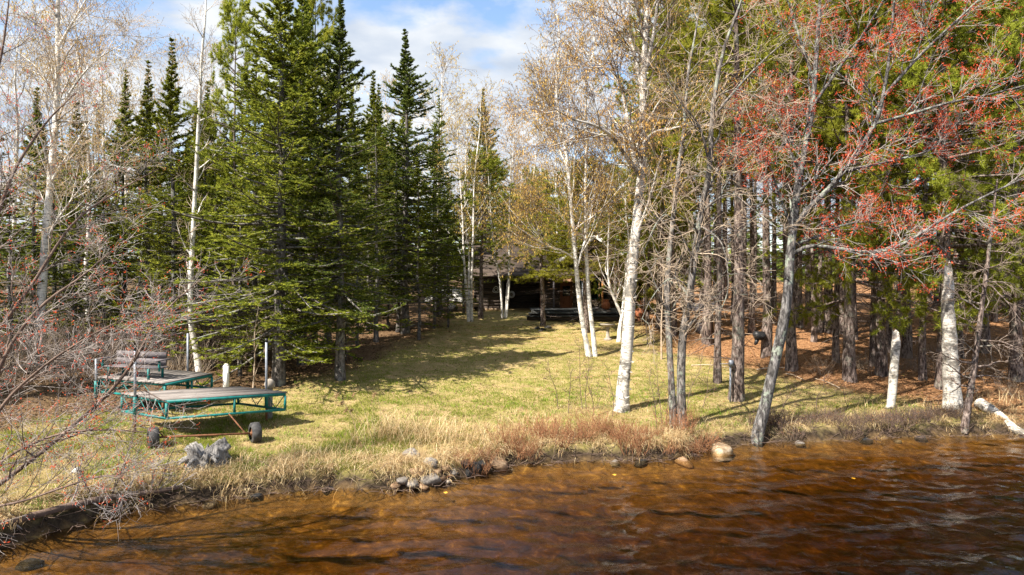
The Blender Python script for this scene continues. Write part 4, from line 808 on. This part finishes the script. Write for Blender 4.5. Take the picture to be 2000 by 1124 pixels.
for k in range(9): part('roof_board', 'shingle', sh, (lambda k: lambda mb: beam(mb, (-3.1, -.7 + k * .52, 2.50 + k * .26), (2.6, -.7 + k * .52, 2.50 + k * .26), .62, .05, up=(0, -.45, .9)))(k))
part('roof_deck', 'shingle', sh, (lambda mb: mb.add([(-3, -.8, 2.40), (2.5, -.8, 2.40), (2.5, 4, 4.75), (-3, 4, 4.75), (-3, -.8, 2.36), (2.5, -.8, 2.36), (2.5, 4, 4.70), (-3, 4, 4.70)], BOXQ)))
part('gable_boards', 'log', sh, (lambda mb: mb.add([(-2.6, .1, 2.42), (-2.6, 3.6, 2.42), (-2.6, 3.6, 4.4), (-2.6, .1, 2.75)], [[0, 1, 2, 3]])))
tag(sh, 'dark log shed with an open front and white wall ornaments', 'shed')
# white ornament (triangle knot) and round dish on the shed
e = empty('wall_ornament', (-1.12, 47.86, z0 + 1.42)); k3 = [(.26 * math.cos(rad(a)), 0, .26 * math.sin(rad(a))) for a in (90, 210, 330)]
for k in range(3):
    A, Bq = np.array(k3[k]), np.array(k3[(k + 1) % 3]); mid = (A + Bq) / 2 * 1.55; part('arc', 'white', e, tb(resample([A, mid, Bq], 9), [.022] * 9, 6))
part('ring', 'white', e, tb([(.12 * math.cos(a), 0, .12 * math.sin(a)) for a in np.linspace(0, 6.2832, 17)], [.018] * 17, 6)); tag(e, 'white three-cornered wire ornament hung on the shed wall', 'ornament')
e = empty('round_dish', (-.05, 49.7, z0 + 1.05)); part('bowl', 'white', e, tb([(0, .09, 0), (0, .03, 0), (0, -.03, 0), (0, -.05, 0)], [.10, .22, .27, .25], 18)); part('centre', 'stone', e, tb([(0, -.06, 0), (0, -.03, 0)], [.12, .14], 14)); tag(e, 'round white dish hanging inside the shed opening', 'dish')
z1 = gz(5.4, 46.5); cb_ = empty('log_cabin', (5.6, 46.5, z1)); HW = 3.25
logs(cb_, (-HW, 0), (-2.35, 0), 12, .1, .22); logs(cb_, (-1.45, 0), (-1.2, 0), 12, .1, .22); logs(cb_, (-1.2, 0), (HW, 0), 4, .1, .22); logs(cb_, (-1.2, 0), (HW, 0), 2, 2.3, .22)
logs(cb_, (-HW, .15), (-HW, 6), 12, .1, .22); logs(cb_, (HW, .15), (HW, 6), 12, .1, .22)
dr = part('door', 'redbrown', cb_, bb((-1.9, .02, 1.1), (.86, .08, 2.1))); part('door_pane', 'glass', dr, bb((-1.9, -.04, 1.5), (.5, .03, .7))); part('door_handle', 'galv', dr, bb((-1.55, -.06, 1.05), (.05, .06, .12)))
for xx in (-.35, 1.0, 2.4):
    wn = part('window', 'teal' if xx < 0 else 'bench', cb_, bb((xx - .6, -.02, 1.63), (.07, .12, 1.3)), bb((xx + .6, -.02, 1.63), (.07, .12, 1.3)), bb((xx, -.02, 2.31), (1.27, .12, .06)), bb((xx, -.02, .98), (1.27, .14, .06))); part('pane', 'glass', wn, bb((xx, .02, 1.63), (1.12, .02, 1.24)))
for k in range(13):
    f = k / 13; zz = 2.75 + 2.35 * f; hw = HW * (1 - f) + .05; part('gable_board', 'log', cb_, bb((0, .02, zz + .09), (2 * hw, .08, .172)))
for s_ in (-1, 1):
    for k in range(10):
        f0, f1 = k / 10, (k + 1.12) / 10; xa, xb = s_ * 3.95 * (1 - f0), s_ * 3.95 * (1 - min(1, f1)); za, zb = 2.45 + 2.8 * f0 + .05, 2.45 + 2.8 * min(1, f1) + .02
        part('roof_board', 'shingle', cb_, (lambda xa, za, xb, zb: lambda mb: mb.add([(xa, -.75, za), (xb, -.75, zb), (xb, 6.3, zb), (xa, 6.3, za), (xa, -.75, za + .05), (xb, -.75, zb + .05), (xb, 6.3, zb + .05), (xa, 6.3, za + .05)], BOXQ))(xa, za, xb, zb))
    part('fascia_board', 'white', cb_, be((s_ * 4.0, -.80, 2.36), (s_ * .02, -.80, 5.18), .05, .24))
part('chimney', 'stone', cb_, bb((1.6, 3, 4.9), (.6, .6, 1.6)))
for xx, mm_ in ((-2.85, 'bench'), (-.95, 'galv'), (.35, 'orangewood'), (1.25, 'bench'), (3.1, 'bench')): part('porch_post', mm_, cb_, bb((xx, -1.6, 1.35), (.11, .11, 2.5)))
part('porch_roof', 'shingle', cb_, (lambda mb: mb.add([(-3.2, -1.9, 2.60), (3.4, -1.9, 2.60), (3.4, -.1, 2.92), (-3.2, -.1, 2.92), (-3.2, -1.9, 2.66), (3.4, -1.9, 2.66), (3.4, -.1, 2.98), (-3.2, -.1, 2.98)], BOXQ)))
tag(cb_, 'dark log cabin with a pale gable board behind the birches', 'cabin')
zd = 2.47; dk = empty('wooden_deck', (4.3, 43, gz(4.3, 43)))
dl = lambda p: np.array(p) - np.array(dk.location)
for k in range(15): part('deck_board', 'decking', dk, bb(dl((4.35, 42.55 + k * .2, zd)), (6.3, .185, .045)))
part('front_beam', 'decking', dk, bb(dl((4.35, 42.50, zd - .16)), (6.3, .06, .24)));
for k, (yy, zz, xl) in enumerate(((42.2, zd - .15, 1.0), (41.85, zd - .32, .85))): part('step_board', 'decking', dk, bb(dl(((xl + 6.6) / 2, yy, zz)), (6.6 - xl, .34, .05))); part('step_riser', 'log', dk, bb(dl(((xl + 6.6) / 2, yy + .12, zz - .14)), (6.5 - xl, .04, .22)))
for xx in (1.4, 4.3, 7.2): part('pier', 'log', dk, bb(dl((xx, 43.2, zd - .42)), (.15, .15, .8)))
tag(dk, 'low dark wooden deck with long steps in front of the cabin', 'deck')
def lathe(name, mname, parent, prof, n=18): return part(name, mname, parent, tb([(0, 0, z_) for z_, _ in prof], [q_ for _, q_ in prof], n))
e = empty('chiminea', (8.0, 42.6, gz(8.0, 42.6))); lathe('body', 'clay', e, [(.12, .2), (.22, .32), (.42, .40), (.62, .33), (.75, .2)]); lathe('neck', 'clay', e, [(.74, .2), (.95, .14), (1.15, .13), (1.2, .18)]); lathe('stand', 'rust', e, [(-.05, .28), (.03, .26), (.13, .22)]); tag(e, 'bulbous terracotta garden stove beside the deck', 'chiminea')
e = empty('clay_pot', (5.95, 43.2, zd + .02)); lathe('body', 'clay', e, [(0, .16), (.1, .24), (.3, .27), (.45, .2), (.55, .14)]); lathe('rim', 'clay', e, [(.54, .15), (.6, .19), (.64, .17)]); tag(e, 'round red clay pot standing on the deck', 'pot')
e = empty('flower_pot', (5.35, 42.9, zd + .02)); lathe('pot', 'bench', e, [(0, .10), (.16, .14), (.17, .13)]); fm = MB(); oo = r.normal(0, .13, (90, 3)) * [1, 1, .8] + [0, 0, .38]; quads_at(fm, oo, unit(r.normal(0, 1, (90, 3))), .10, .05, r); fm.build('dry_stalks', M['twig_pale'], e); tag(e, 'small planter of dry stalks on the deck edge', 'planter')
b = hit(1187, 664); e = empty('bird_bath', tuple(b)); lathe('pedestal', 'stone', e, [(-.05, .22), (.06, .2), (.1, .1), (.45, .07), (.68, .11)]); lathe('basin', 'stone', e, [(.66, .1), (.74, .34), (.80, .40), (.78, .35), (.73, .05)]); tag(e, 'grey stone bird bath on the shaded lawn', 'bird bath')
b = hit(1375, 650); e = empty('wishing_well', tuple(b))
for k in range(14):
    a = k * 2 * math.pi / 14; part('stave', 'bench', e, bb((.36 * math.cos(a), .36 * math.sin(a), .22), (.05, .155, .56), a))
lathe('hoop', 'rust', e, [(.34, .392), (.38, .392)]);
for s_ in (-1, 1): part('roof_post', 'log', e, bb((s_ * .42, 0, .65), (.07, .07, 1.3)))
for s_ in (-1, 1):
    for k in range(4): part('roof_slat', 'bench', e, (lambda s_, k: lambda mb: beam(mb, (-.72, s_ * (.12 + .15 * k), 1.45 - .095 * k), (.72, s_ * (.12 + .15 * k), 1.45 - .095 * k), .17, .025, up=(0, s_ * .5, .85)))(s_, k))
tag(e, 'small wooden wishing well with a slatted roof and round bucket', 'well')
# black box on the pine, outlet post
b = hit(1497, 697); D = b[1]; e = empty('black_box', tuple(PX(1484, 660, D - .22)))
part('housing', 'black', e, (lambda mb: tubes(mb, np.array([(-.26, 0, .08), (-.2, 0, .1), (.12, 0, .07), (.2, .02, .02)])[None], np.array([[.10, .19, .2, .12]]), 10, cap=True))); part('spout', 'black', e, tb([(-.1, 0, -.04), (-.16, -.02, -.2), (-.22, -.04, -.29)], [.10, .08, .05], 8)); part('bracket', 'galv', e, bb((.2, .1, .02), (.12, .16, .06))); tag(e, 'black rounded box bracketed to a pine trunk', 'box')
b = hit(1424, 785); D = b[1] - .12; e = empty('outlet_post', (b[0], D, gz(b[0], D))); hh = (785 - 712) / F * D
part('conduit', 'galv', e, tb([(0, 0, -.1), (.005, 0, hh)], [.03, .03], 8)); part('outlet_box', 'galv', e, bb((.02, -.01, hh + .07), (.13, .1, .2))); part('cable', 'galv', e, tb(resample([(-.05, 0, hh + .05), (-.25, .05, hh + .04), (-.3, .1, hh + .03)], 6), [.012] * 6, 5)); tag(e, 'grey outlet box on a thin conduit post', 'outlet post')
# pale covered load on a trailer
b = hit(868, 618); e = empty('covered_trailer', (-4.6, 47.0, gz(-4.6, 47.0)))
n = 14; V = []; 
for i in range(n + 1):
    for j in range(n + 1):
        x_, y_ = -1.4 + 2.8 * i / n, -.9 + 1.8 * j / n; ex = max(0, 1 - (abs(x_) / 1.42)**3) * max(0, 1 - (abs(y_) / .92)**3); V.append((x_, y_, .55 + 1.15 * ex ** .6 + float(r.normal(0, .03))))
Q = [[i * (n + 1) + j, (i + 1) * (n + 1) + j, (i + 1) * (n + 1) + j + 1, i * (n + 1) + j + 1] for i in range(n) for j in range(n)]
mb = MB().add(V, Q); mb.build('pale_cover', M['white'], e, smooth=True); part('bed', 'tan', e, bb((.6, 0, .42), (3.6, 1.7, .2)));
for s_ in (-.9, .9):
    for yy in (-.9, .9): part('wheel', 'rubber', e, tb([(s_ * .6, yy - .08, .25), (s_ * .6, yy + .08, .25)], [.29, .29], 16))
tag(e, 'low trailer with a pale lumpy cover behind the fir trunks', 'trailer')
# ------------------------------------------------------------------ stump and rocks
b = hit(400, 905); e = empty('driftwood_stump', tuple(b)); n = 40; a = np.arange(n) * 2 * np.pi / n; V = []; m_ = 8; top_ = r.uniform(-.12, .16, n)
for j in range(m_):
    f = j / (m_ - 1); rr_ = (.26 + .12 * (1 - f) ** 2 + .07 * f) * (1 + .16 * np.sin(a * 9 + j * .15) + .12 * np.sin(a * 3 + 1) + r.normal(0, .10, n)); zt = f * (.46 + .12 * np.sin(a * 2 + .6) + f * top_) - .12
    V.append(np.stack([rr_ * np.cos(a) * 1.15 + .05 * f, rr_ * np.sin(a), zt], -1))
V = np.concatenate(V); Q = [[j * n + i, j * n + (i + 1) % n, (j + 1) * n + (i + 1) % n, (j + 1) * n + i] for j in range(m_ - 1) for i in range(n)]
mb = MB().add(np.concatenate([V, [[0, 0, .28]]]), Q, [[(m_ - 1) * n + i, (m_ - 1) * n + (i + 1) % n, m_ * n] for i in range(n)]); mb.build('trunk', M['driftwood'], e)
for k in range(9):
    a_ = k * .7 + r.normal(0, .2); o_ = np.array([.2 * math.cos(a_), .2 * math.sin(a_), .1]); part('root', 'driftwood', e, tb(resample([o_, o_ * 1.9 + [0, 0, -.03], o_ * 2.8 + [0, 0, -.22]], 6), [.06, .055, .05, .04, .03, .015], 6))
tag(e, 'gnarled silver driftwood stump on the grassy bank', 'stump')
def rock(loc, sz, mname, label, seed, group=None, cat='rock', sink=.38, round_=False):
    q = np.random.default_rng(seed); nu, nv = 14, 9; V = []
    ang = q.uniform(0, 6.28, 5); nn = unit(q.normal(0, 1, (7, 3)) * [1, 1, .8] + [0, 0, .25]); dd_ = q.uniform(.45, .85, 7)
    for j in range(nv):
        for i in range(nu):
            th = math.pi * (j + .02) / (nv - .96); ph = 2 * math.pi * i / nu; d = np.array([math.sin(th) * math.cos(ph), math.sin(th) * math.sin(ph), math.cos(th)])
            k_ = min(1.0, float((dd_ / np.maximum(nn @ d, 1e-3))[(nn @ d) > .05].min(initial=1.0))); V.append(d * k_ * (1 + .025 * q.normal()))
    V = np.array(V) * np.array(sz) / 2; Q = [[j * nu + i, (j + 1) * nu + i, (j + 1) * nu + (i + 1) % nu, j * nu + (i + 1) % nu] for j in range(nv - 1) for i in range(nu)]
    o_ = MB().add(V, Q).build('rock', M[mname], smooth=round_); o_.location = (loc[0], loc[1], loc[2] + sz[2] * (.5 - sink)); o_.rotation_euler = (q.normal(0, .15), q.normal(0, .15), q.random() * 6.28); return tag(o_, label, cat, group)
M['rock_pale'] = rockmat('pale_boulder', (0.16, 0.10, 0.055), (0.34, 0.25, 0.155), (0.48, 0.40, 0.30))
rock(np.array([5.5, 18.02, .0]), (1.0, .72, .54), 'rock_pale', 'smooth pale boulder at the water edge near the leaning maple', 1, sink=.5)
rock(hit(968, 915) + [0, .1, 0], (.62, .55, .55), 'rock_tan', 'round brown boulder half in the water under the rust shrubs', 2, round_=True)
rock(hit(800, 895), (.55, .4, .4), 'rock', 'grey boulder set back in the bank grass above the rock heap', 3)
rock(hit(1335, 908), (.7, .5, .3), 'rock_tan', 'low wet boulder under the rusty leaves at the shore', 4)
rock(hit(62, 1108) + [0, 0, -.02], (.5, .4, .24), 'rock_dark', 'dark wet rock poking out of the water by the dead trunk', 5)
rock(hit(145, 922), (.26, .2, .12), 'rock', 'small white stone lying in the grass before the dock', 6).data.materials[0] = M['white']
for k, (px, py, s_) in enumerate([(925, 920, .38), (940, 912, .3), (908, 912, .3), (915, 928, .24)]): rock(hit(px, py), (s_, s_ * .85, s_ * .8), 'rock_dark', 'black wet rock beside the round brown boulder', 20 + k, 'black rocks at the shore')
for k, (px, py, s_) in enumerate([(842, 938, .42), (815, 925, .36), (868, 915, .34), (845, 908, .5), (790, 940, .34), (828, 950, .3), (860, 935, .3), (805, 948, .38), (885, 925, .3), (775, 952, .28), (850, 922, .3), (872, 942, .26)]):
    rock(hit(px, py), (s_ * 1.25, s_ * .95, s_ * .58), ('rock', 'rock_tan', 'rock_tan', 'rock')[k % 4], 'angular stone in the loose rock heap at the shore', 40 + k, 'stones of the shore heap', sink=.5)
for k, (px, py, s_) in enumerate([(1050, 642, .6), (1062, 645, .5), (1070, 641, .55), (1056, 647, .4)]): rock(hit(px, py), (s_, s_ * .8, s_ * .4), 'rock_dark' if k < 2 else 'rock', 'stone of the low fire ring on the upper lawn', 60 + k, 'fire ring stones')
for k, (px, py, s_) in enumerate([(1250, 905, .4), (1200, 905, .3), (1690, 862, .35), (1560, 868, .35), (1800, 860, .4), (1752, 864, .3), (500, 975, .3), (410, 990, .3), (640, 962, .25)]):
    rock(hit(px, py), (s_ * 1.3, s_, s_ * .6), ('rock_dark', 'rock')[k % 2], 'wet stone lying along the undercut bank', 70 + k, 'wet stones under the bank', sink=.52)
# ------------------------------------------------------------------ shrubs
def shrub_parts(seed, h, n, spread, lean=.0, twn=5):
    q = np.random.default_rng(seed); a = q.random(n) * 6.28; rr_ = np.sqrt(q.random(n)) * spread * .35; o_ = np.stack([rr_ * np.cos(a), rr_ * np.sin(a), np.full(n, -.08)], -1)
    d = unit(np.stack([np.cos(a) * .5 * q.random(n), np.sin(a) * .5 * q.random(n), np.ones(n)], -1) + q.normal(0, .22, (n, 3))); L = h * q.uniform(.45, 1.1, n); P = np.empty((n, 5, 3)); P[:, 0] = o_
    for k in range(1, 5): d = unit(d + q.normal(0, .12, d.shape)); P[:, k] = P[:, k - 1] + d * L[:, None] / 4
    R = np.linspace(.007, .003, 5)[None].repeat(n, 0); w = MB(); tubes(w, P, R, 3); C, CR, _ = grow(P, R, twn, .25, .98, 35, (.3 * h, .16 * h), .3, .1, 3, q, rs=.7, rtip=.0028, lsd=.3); tubes(w, C, CR, 3)
    lf = MB(); o2, d2 = along(C, 1, .2, q); kp = q.random(len(o2)) < .35; quads_at(lf, o2[kp], unit(d2[kp] + q.normal(0, .7, (kp.sum(), 3))), .035 * q.uniform(.6, 1.5, kp.sum()), .017, q); return w, lf
def shrub_proto(seed, h, n, sp_, tm, fm, nm): 
    w, lf = shrub_parts(seed, h, n, sp_); e = empty(nm, (0, 0, 0)); w.build('stems', M[tm], e); lf.build('leaves', M[fm], e); return e
M['rustleaf'] = leafmat('rust_leaves', [(0, (.20, .07, .025)), (.5, (.38, .16, .06)), (1, (.50, .28, .13))], .25, .15)
M['budgreen'] = leafmat('green_buds', [(0, (.12, .10, .03)), (.5, (.22, .22, .05)), (1, (.30, .30, .08))], .3, .2)
SP = [shrub_proto(201, .85, 60, 1.2, 'twig_rust', 'rustleaf', 'bank_shrub'), shrub_proto(202, .7, 55, 1.0, 'twig_rust', 'rustleaf', 'bank_shrub')]
SD = [shrub_proto(203, .6, 55, 1.1, 'twig_dark', 'rustleaf', 'bank_shrub'), shrub_proto(204, .7, 45, 1.0, 'twig_dark', 'bud', 'bank_shrub')]
ST = [shrub_proto(205, 2.2, 34, 2.2, 'dead_twig', 'budgreen', 'brush_bush'), shrub_proto(206, 1.6, 34, 1.9, 'twig_pale', 'budgreen', 'brush_bush')]
q = random.Random(3)
for k in range(24):
    px = 900 + 490 * (k + q.random()) / 24; x = (px - 1000) / F * 17.2; y = float(np.interp(x, SH[:, 0], SH[:, 1])) + q.uniform(.15, 1.0) * (1.0 if 1000 < px < 1340 else .55); y = y if px < 1340 else y
    x = (px - 1000) / F * y; plant(SP[k % 2], (x, y, gz(x, y)), q.random() * 6.3, q.uniform(.5, .95) * (1 if px > 980 else .7), None, 'rust-red leafless shrub on the bank below the big birch', 'shrub', 'rust shrubs on the bank')
for k in range(26):
    px = 1470 + 420 * (k + q.random()) / 26; y = float(np.interp((px - 1000) / F * 19.3, SH[:, 0], SH[:, 1])) + q.uniform(.1, .9); x = (px - 1000) / F * y
    plant(SD[k % 2], (x, y, gz(x, y)), q.random() * 6.3, q.uniform(.55, 1.0), None, 'dark purplish shrub on the bank right of the leaning maple', 'shrub', 'dark shrubs on the right bank')
for k in range(64):
    px = q.uniform(-60, 480); D_ = q.uniform(20.5, 32) if px < 380 else q.uniform(25, 33); x = (px - 1000) / F * D_
    if -12.6 < x < -8.5 and D_ < 21.5: continue
    plant(ST[k % 2], (x, D_, gz(x, D_)), q.random() * 6.3, q.uniform(.6, 1.25), None, 'tangled leafless brush bush in the shade of the left woods', 'bush', 'brush in the left woods')
for k in range(16):
    px = q.uniform(1560, 2010); D_ = q.uniform(22, 30) if px > 1880 else q.uniform(25, 34); x = (px - 1000) / F * D_; plant(ST[k % 2], (x, D_, gz(x, D_)), q.random() * 6.3, q.uniform(.3, .6), None, 'low leafless bush under the right-hand pines', 'bush', 'low bushes under the pines')
for k in range(22):
    px = q.uniform(-20, 760); D_ = q.uniform(26, 40); x = (px - 1000) / F * D_
    s_ = q.uniform(.14, .38); plant(PROTO['firB'], (x, D_, gz(x, D_)), q.random() * 6.3, s_ * 1.25, s_, 'small young fir growing on the left forest floor', 'fir', 'young firs on the forest floor')
# woods continuing to the left of the frame: they shade what is in view
for k in range(26):
    x = q.uniform(-40, -19); y = q.uniform(15, 40)
    if x > -0.78 * y - 1: x = -0.78 * y - q.uniform(2, 10)
    s_ = q.uniform(.8, 1.15); plant(PROTO[q.choice(['firA', 'firB', 'firC'])], (x, y, gz(x, y)), q.random() * 6.3, s_ * 1.1, s_, 'fir of the woods that continue past the bench', 'fir', 'firs left of the bench')
# ------------------------------------------------------------------ grass, dry tussocks, litter (uncountable)
q = np.random.default_rng(55)
def scatter(n, y0, y1, pw=1.6):
    """points over the visible wedge of ground, denser towards the viewer"""
    u = q.random(n); y = (y0 ** (1 - pw) + u * (y1 ** (1 - pw) - y0 ** (1 - pw))) ** (1 / (1 - pw)); x = q.uniform(-.80, .80, n) * y; return x, y
def blades(x, y, z, h, w, lean, col, mb):
    k = len(x); a = q.random(k) * 6.28; d = unit(np.stack([np.cos(a) * lean, np.sin(a) * lean, np.ones(k)], -1)); tris_at(mb, np.stack([x, y, z - .01], -1), d, h, w, q, col)
x, y = scatter(820000, 11.3, 40); s_ = shore_d(x, y); k_ = (s_ > .25) & (q.random(len(x)) < lawn(x, y) * .93 + .02); x, y, s_ = x[k_], y[k_], s_[k_]; z = height(x, y)
gn = fbm(x * .55, y * .55, 70) + .5 * (fbm(x * 2.4, y * 2.4, 71) - .5); far = sstep(15, 26, y); gr = sstep(.46, .58, gn + .05 * far - .10 * sstep(1.8, .3, s_)); isg = q.random(len(x)) < .08 + .62 * gr
v1 = q.random(len(x))[:, None]; cg = np.array([.115, .16, .018]) * (1 - v1) + np.array([.28, .31, .045]) * v1; cs = np.array([.28, .20, .095]) * (1 - v1) + np.array([.54, .43, .25]) * v1
br_m = (sstep(27, 36, y) * sstep(.40, .55, fbm(x * .5, y * .9, 77)))[:, None]; cs = cs * (1 - br_m) + (np.array([.30, .15, .06]) * (1 - v1) + np.array([.50, .30, .14]) * v1) * br_m; isg = isg & (q.random(len(x)) > .6 * br_m[:, 0]); isg = isg & (q.random(len(x)) > .35 * sstep(4, 8, x))
col = np.where(isg[:, None], cg, cs); h = np.where(isg, q.uniform(.035, .085, len(x)), q.uniform(.02, .06, len(x))) * (1 + 1.0 * (1 - far) * gr + .4 * (1 - far)); g_ = MB(); blades(x, y, z, h, .011 * (y / 16), q.uniform(.2, 1.3, len(x)), col, g_)
tag(g_.build('lawn_grass', M['blade']), 'short green and straw-coloured grass of the lawn', 'grass', kind='stuff')
# dry grass hanging over the bank: tussocks of long arching straw
def arching(cx, cy, n_per, L, spread, mb, cols, wd=.010, droop=1.0, face=None):
    k = len(cx) * n_per; x = np.repeat(cx, n_per) + q.normal(0, spread, k); y = np.repeat(cy, n_per) + q.normal(0, spread, k); z = height(x, y) - .02; a = q.random(k) * 6.28
    d = np.stack([np.cos(a) * .55, np.sin(a) * .55, np.ones(k)], -1)
    if face is not None: d = d + face
    d = unit(d + q.normal(0, .15, d.shape)); ln = np.repeat(L, n_per) * q.uniform(.5, 1.15, k); P = [np.stack([x, y, z], -1)]
    for j in range(3): P.append(P[-1] + d * (ln / 3)[:, None]); d = unit(d + np.array([0, 0, -.55 * droop]) + q.normal(0, .08, d.shape))
    sv = unit(np.cross(d, [0, 0, 1.]) + 1e-5); w = wd * q.uniform(.6, 1.3, k)[:, None]; V = np.stack([P[0] - sv * w / 2, P[0] + sv * w / 2, P[1] + sv * w / 2, P[1] - sv * w / 2, P[2] + sv * w * .4, P[2] - sv * w * .4, P[3]], 1)
    b_ = np.arange(k)[:, None] * 7; c = cols[q.integers(0, len(cols), k)] * q.uniform(.75, 1.2, (k, 1)); mb.add(V.reshape(-1, 3), np.concatenate([b_ + [0, 1, 2, 3], b_ + [3, 2, 4, 5]]), b_ + [5, 4, 6], col=np.repeat(c, 7, 0))
straw = np.array([(.66, .52, .30), (.56, .41, .22), (.74, .61, .38), (.40, .27, .14), (.50, .36, .20)])
dg = MB(); seg = np.linspace(0, 1, 900); cum = np.concatenate([[0], np.cumsum(np.linalg.norm(np.diff(SH[6:27], axis=0), axis=1))]); tt = np.sort(q.random(620)) * cum[-1]
cx = np.interp(tt, cum, SH[6:27, 0]); cy_ = np.interp(tt, cum, SH[6:27, 1]); off = .20 + q.uniform(.0, .95, len(cx)) ** 1.3; ok = (cx < 4.8) | (q.random(len(cx)) < .28)
nrmx = -np.gradient(cy_); nrmy = np.gradient(cx); nl_ = np.hypot(nrmx, nrmy) + 1e-6; nrmx, nrmy = np.where(nl_ > .003, nrmx / nl_, 0), np.where(nl_ > .003, nrmy / nl_, 1)
cx2, cy2 = cx + nrmx * off, cy_ + nrmy * off; arching(cx2[ok], cy2[ok], 42, .30 + .22 * q.random(ok.sum()), .10, dg, straw, .009, 1.25, np.array([.05, -.45, -.1]))
# matted straw further up and the tall pale clump in the middle of the bank
x, y = scatter(2600, 11.5, 23); k_ = (shore_d(x, y) > .5) & (shore_d(x, y) < 4.5) & (fbm(x * .6, y * .6, 88) > .50) & (x < 7); arching(x[k_], y[k_], 22, .20 + .12 * q.random(k_.sum()), .12, dg, straw, .008, 1.5)
for (px, py, L_, n_, sp_) in [(800, 855, .95, 260, .40), (760, 850, .9, 200, .3), (850, 865, .9, 200, .32), (930, 860, .8, 200, .35), (640, 900, .5, 160, .4), (560, 920, .45, 150, .4), (700, 870, .95, 40, .2), (1010, 840, .55, 100, .35), (1060, 850, .5, 100, .4), (460, 970, .5, 90, .16), (430, 960, .5, 90, .18), (310, 870, .3, 60, .2), (1180, 840, .45, 100, .4), (1250, 850, .4, 90, .4), (1780, 800, .5, 90, .5), (1700, 800, .45, 90, .5), (1930, 800, .6, 100, .5), (1980, 790, .7, 90, .4)]:
    b = hit(px, py); arching(np.array([b[0]]), np.array([b[1]]), n_, np.array([L_]), sp_, dg, straw, .009, .75)
# stalks with seed heads
for (px, py, tx, ty) in [(705, 872, 662, 772), (700, 870, 672, 786), (728, 868, 695, 770), (715, 866, 690, 800), (745, 860, 735, 770), (712, 875, 680, 800)]:
    b = hit(px, py); e_ = PX(tx, ty, b[1]); pt = resample([b, b * .5 + e_ * .5 + [.05, 0, .08], e_, e_ + [-.06, 0, -.05]], 8); tubes(dg, pt[None], np.linspace(.006, .004, 8)[None], 4); dg.c.append(np.full((32, 3), .5) * [1.1, .85, .5])
    o_ = np.repeat(pt[-3:], 12, 0); tris_at(dg, o_, unit(q.normal(0, .6, o_.shape) + [-.3, 0, -.2]), .09, .02, q, np.full((36, 3), 1.0) * [.45, .31, .17])
tag(dg.build('dry_bank_grass', M['blade']), 'long dry straw-coloured grass hanging over the bank', 'grass', kind='stuff')
# green tufts along the wetter bank and forest seedlings
gt = MB(); x, y = scatter(3200, 12, 24); k_ = (shore_d(x, y) > .3) & (fbm(x * .5, y * .5, 99) > .50) & (lawn(x, y) > .2); arching(x[k_], y[k_], 14, .13 + .08 * q.random(k_.sum()), .09, gt, np.array([(.10, .20, .02), (.17, .30, .03), (.25, .36, .05)]), .010, .7)
tag(gt.build('fresh_grass_tufts', M['blade']), 'fresh bright green grass tufts near the water', 'grass', kind='stuff')
# fallen leaves and needles on the forest floor
x, y = scatter(165000, 12, 46, 1.3); lw_ = lawn(x, y); k_ = (shore_d(x, y) > .25) & (q.random(len(x)) < (1 - lw_) * .92 + .08); x, y = x[k_], y[k_]; z = height(x, y) + .012; n = len(x); a = q.random(n) * 6.28; v1 = q.random(n)[:, None]
left = sstep(3, -1, x + q.normal(0, 1.5, n))[:, None]; cl_ = (np.array([.06, .038, .022]) * (1 - v1) + np.array([.24, .155, .09]) * v1) * left + (np.array([.13, .058, .026]) * (1 - v1) + np.array([.46, .26, .13]) * v1) * (1 - left)  # left leaves are brown, darkened further to include the shade of the woods
lt = MB(); quads_at(lt, np.stack([x, y, z], -1), unit(np.stack([np.cos(a), np.sin(a), q.normal(0, .28, n)], -1)), .075 * q.uniform(.6, 1.4, n) * (y / 22) ** .5, .05 * (y / 22) ** .5, q, cl_, nrm=unit(q.normal(0, .35, (n, 3)) + [0, 0, 1.]))
tag(lt.build('leaf_litter', M['litter']), 'brown fallen leaves and orange needles on the forest floor', 'litter', kind='stuff')
# matted roots and twigs along the undercut bank
rt_ = MB(); n = 900; tt = q.random(n) * cum[-1]; ox = np.interp(tt, cum, SH[6:27, 0]) + q.normal(0, .12, n); oy = np.interp(tt, cum, SH[6:27, 1]) + q.normal(0.06, .14, n); P = np.empty((n, 4, 3)); P[:, 0] = np.stack([ox, oy, np.maximum(height(ox, oy), 0) + .02], -1); d = unit(np.stack([q.normal(0, 1, n), q.normal(-.3, .5, n), q.normal(.1, .25, n)], -1))
for j in range(1, 4): P[:, j] = P[:, j - 1] + d * (q.uniform(.08, .22, n))[:, None]; d = unit(d + q.normal(0, .35, d.shape))
tubes(rt_, P, np.linspace(.008, .003, 4)[None].repeat(n, 0), 3); tag(rt_.build('bank_roots', M['twig_dark']), 'tangle of bare roots and twigs along the undercut bank', 'roots', kind='stuff')  # dark colour chosen to carry the shadow below the bank edge
# a yellow leaf floating
for (px, py) in [(1667, 937), (1200, 930), (870, 965)]:
    b = PX(px, py, CAMZ * F / (py - HZ)); mb = MB(); mb.add([(0, -.05, .012), (.05, 0, .016), (.02, .07, .014), (-.05, .02, .018)], [[0, 1, 2, 3]]); o_ = mb.build('floating_leaf', M['leafy'] if 'leafy' in M else M.setdefault('leafy', plain('yellow_leaf', (.55, .30, .03), (.68, .42, .05), 20, .6))); o_.location = (b[0], b[1], .012); tag(o_, 'tiny yellow leaf floating on the brown water', 'leaf', 'floating leaves')
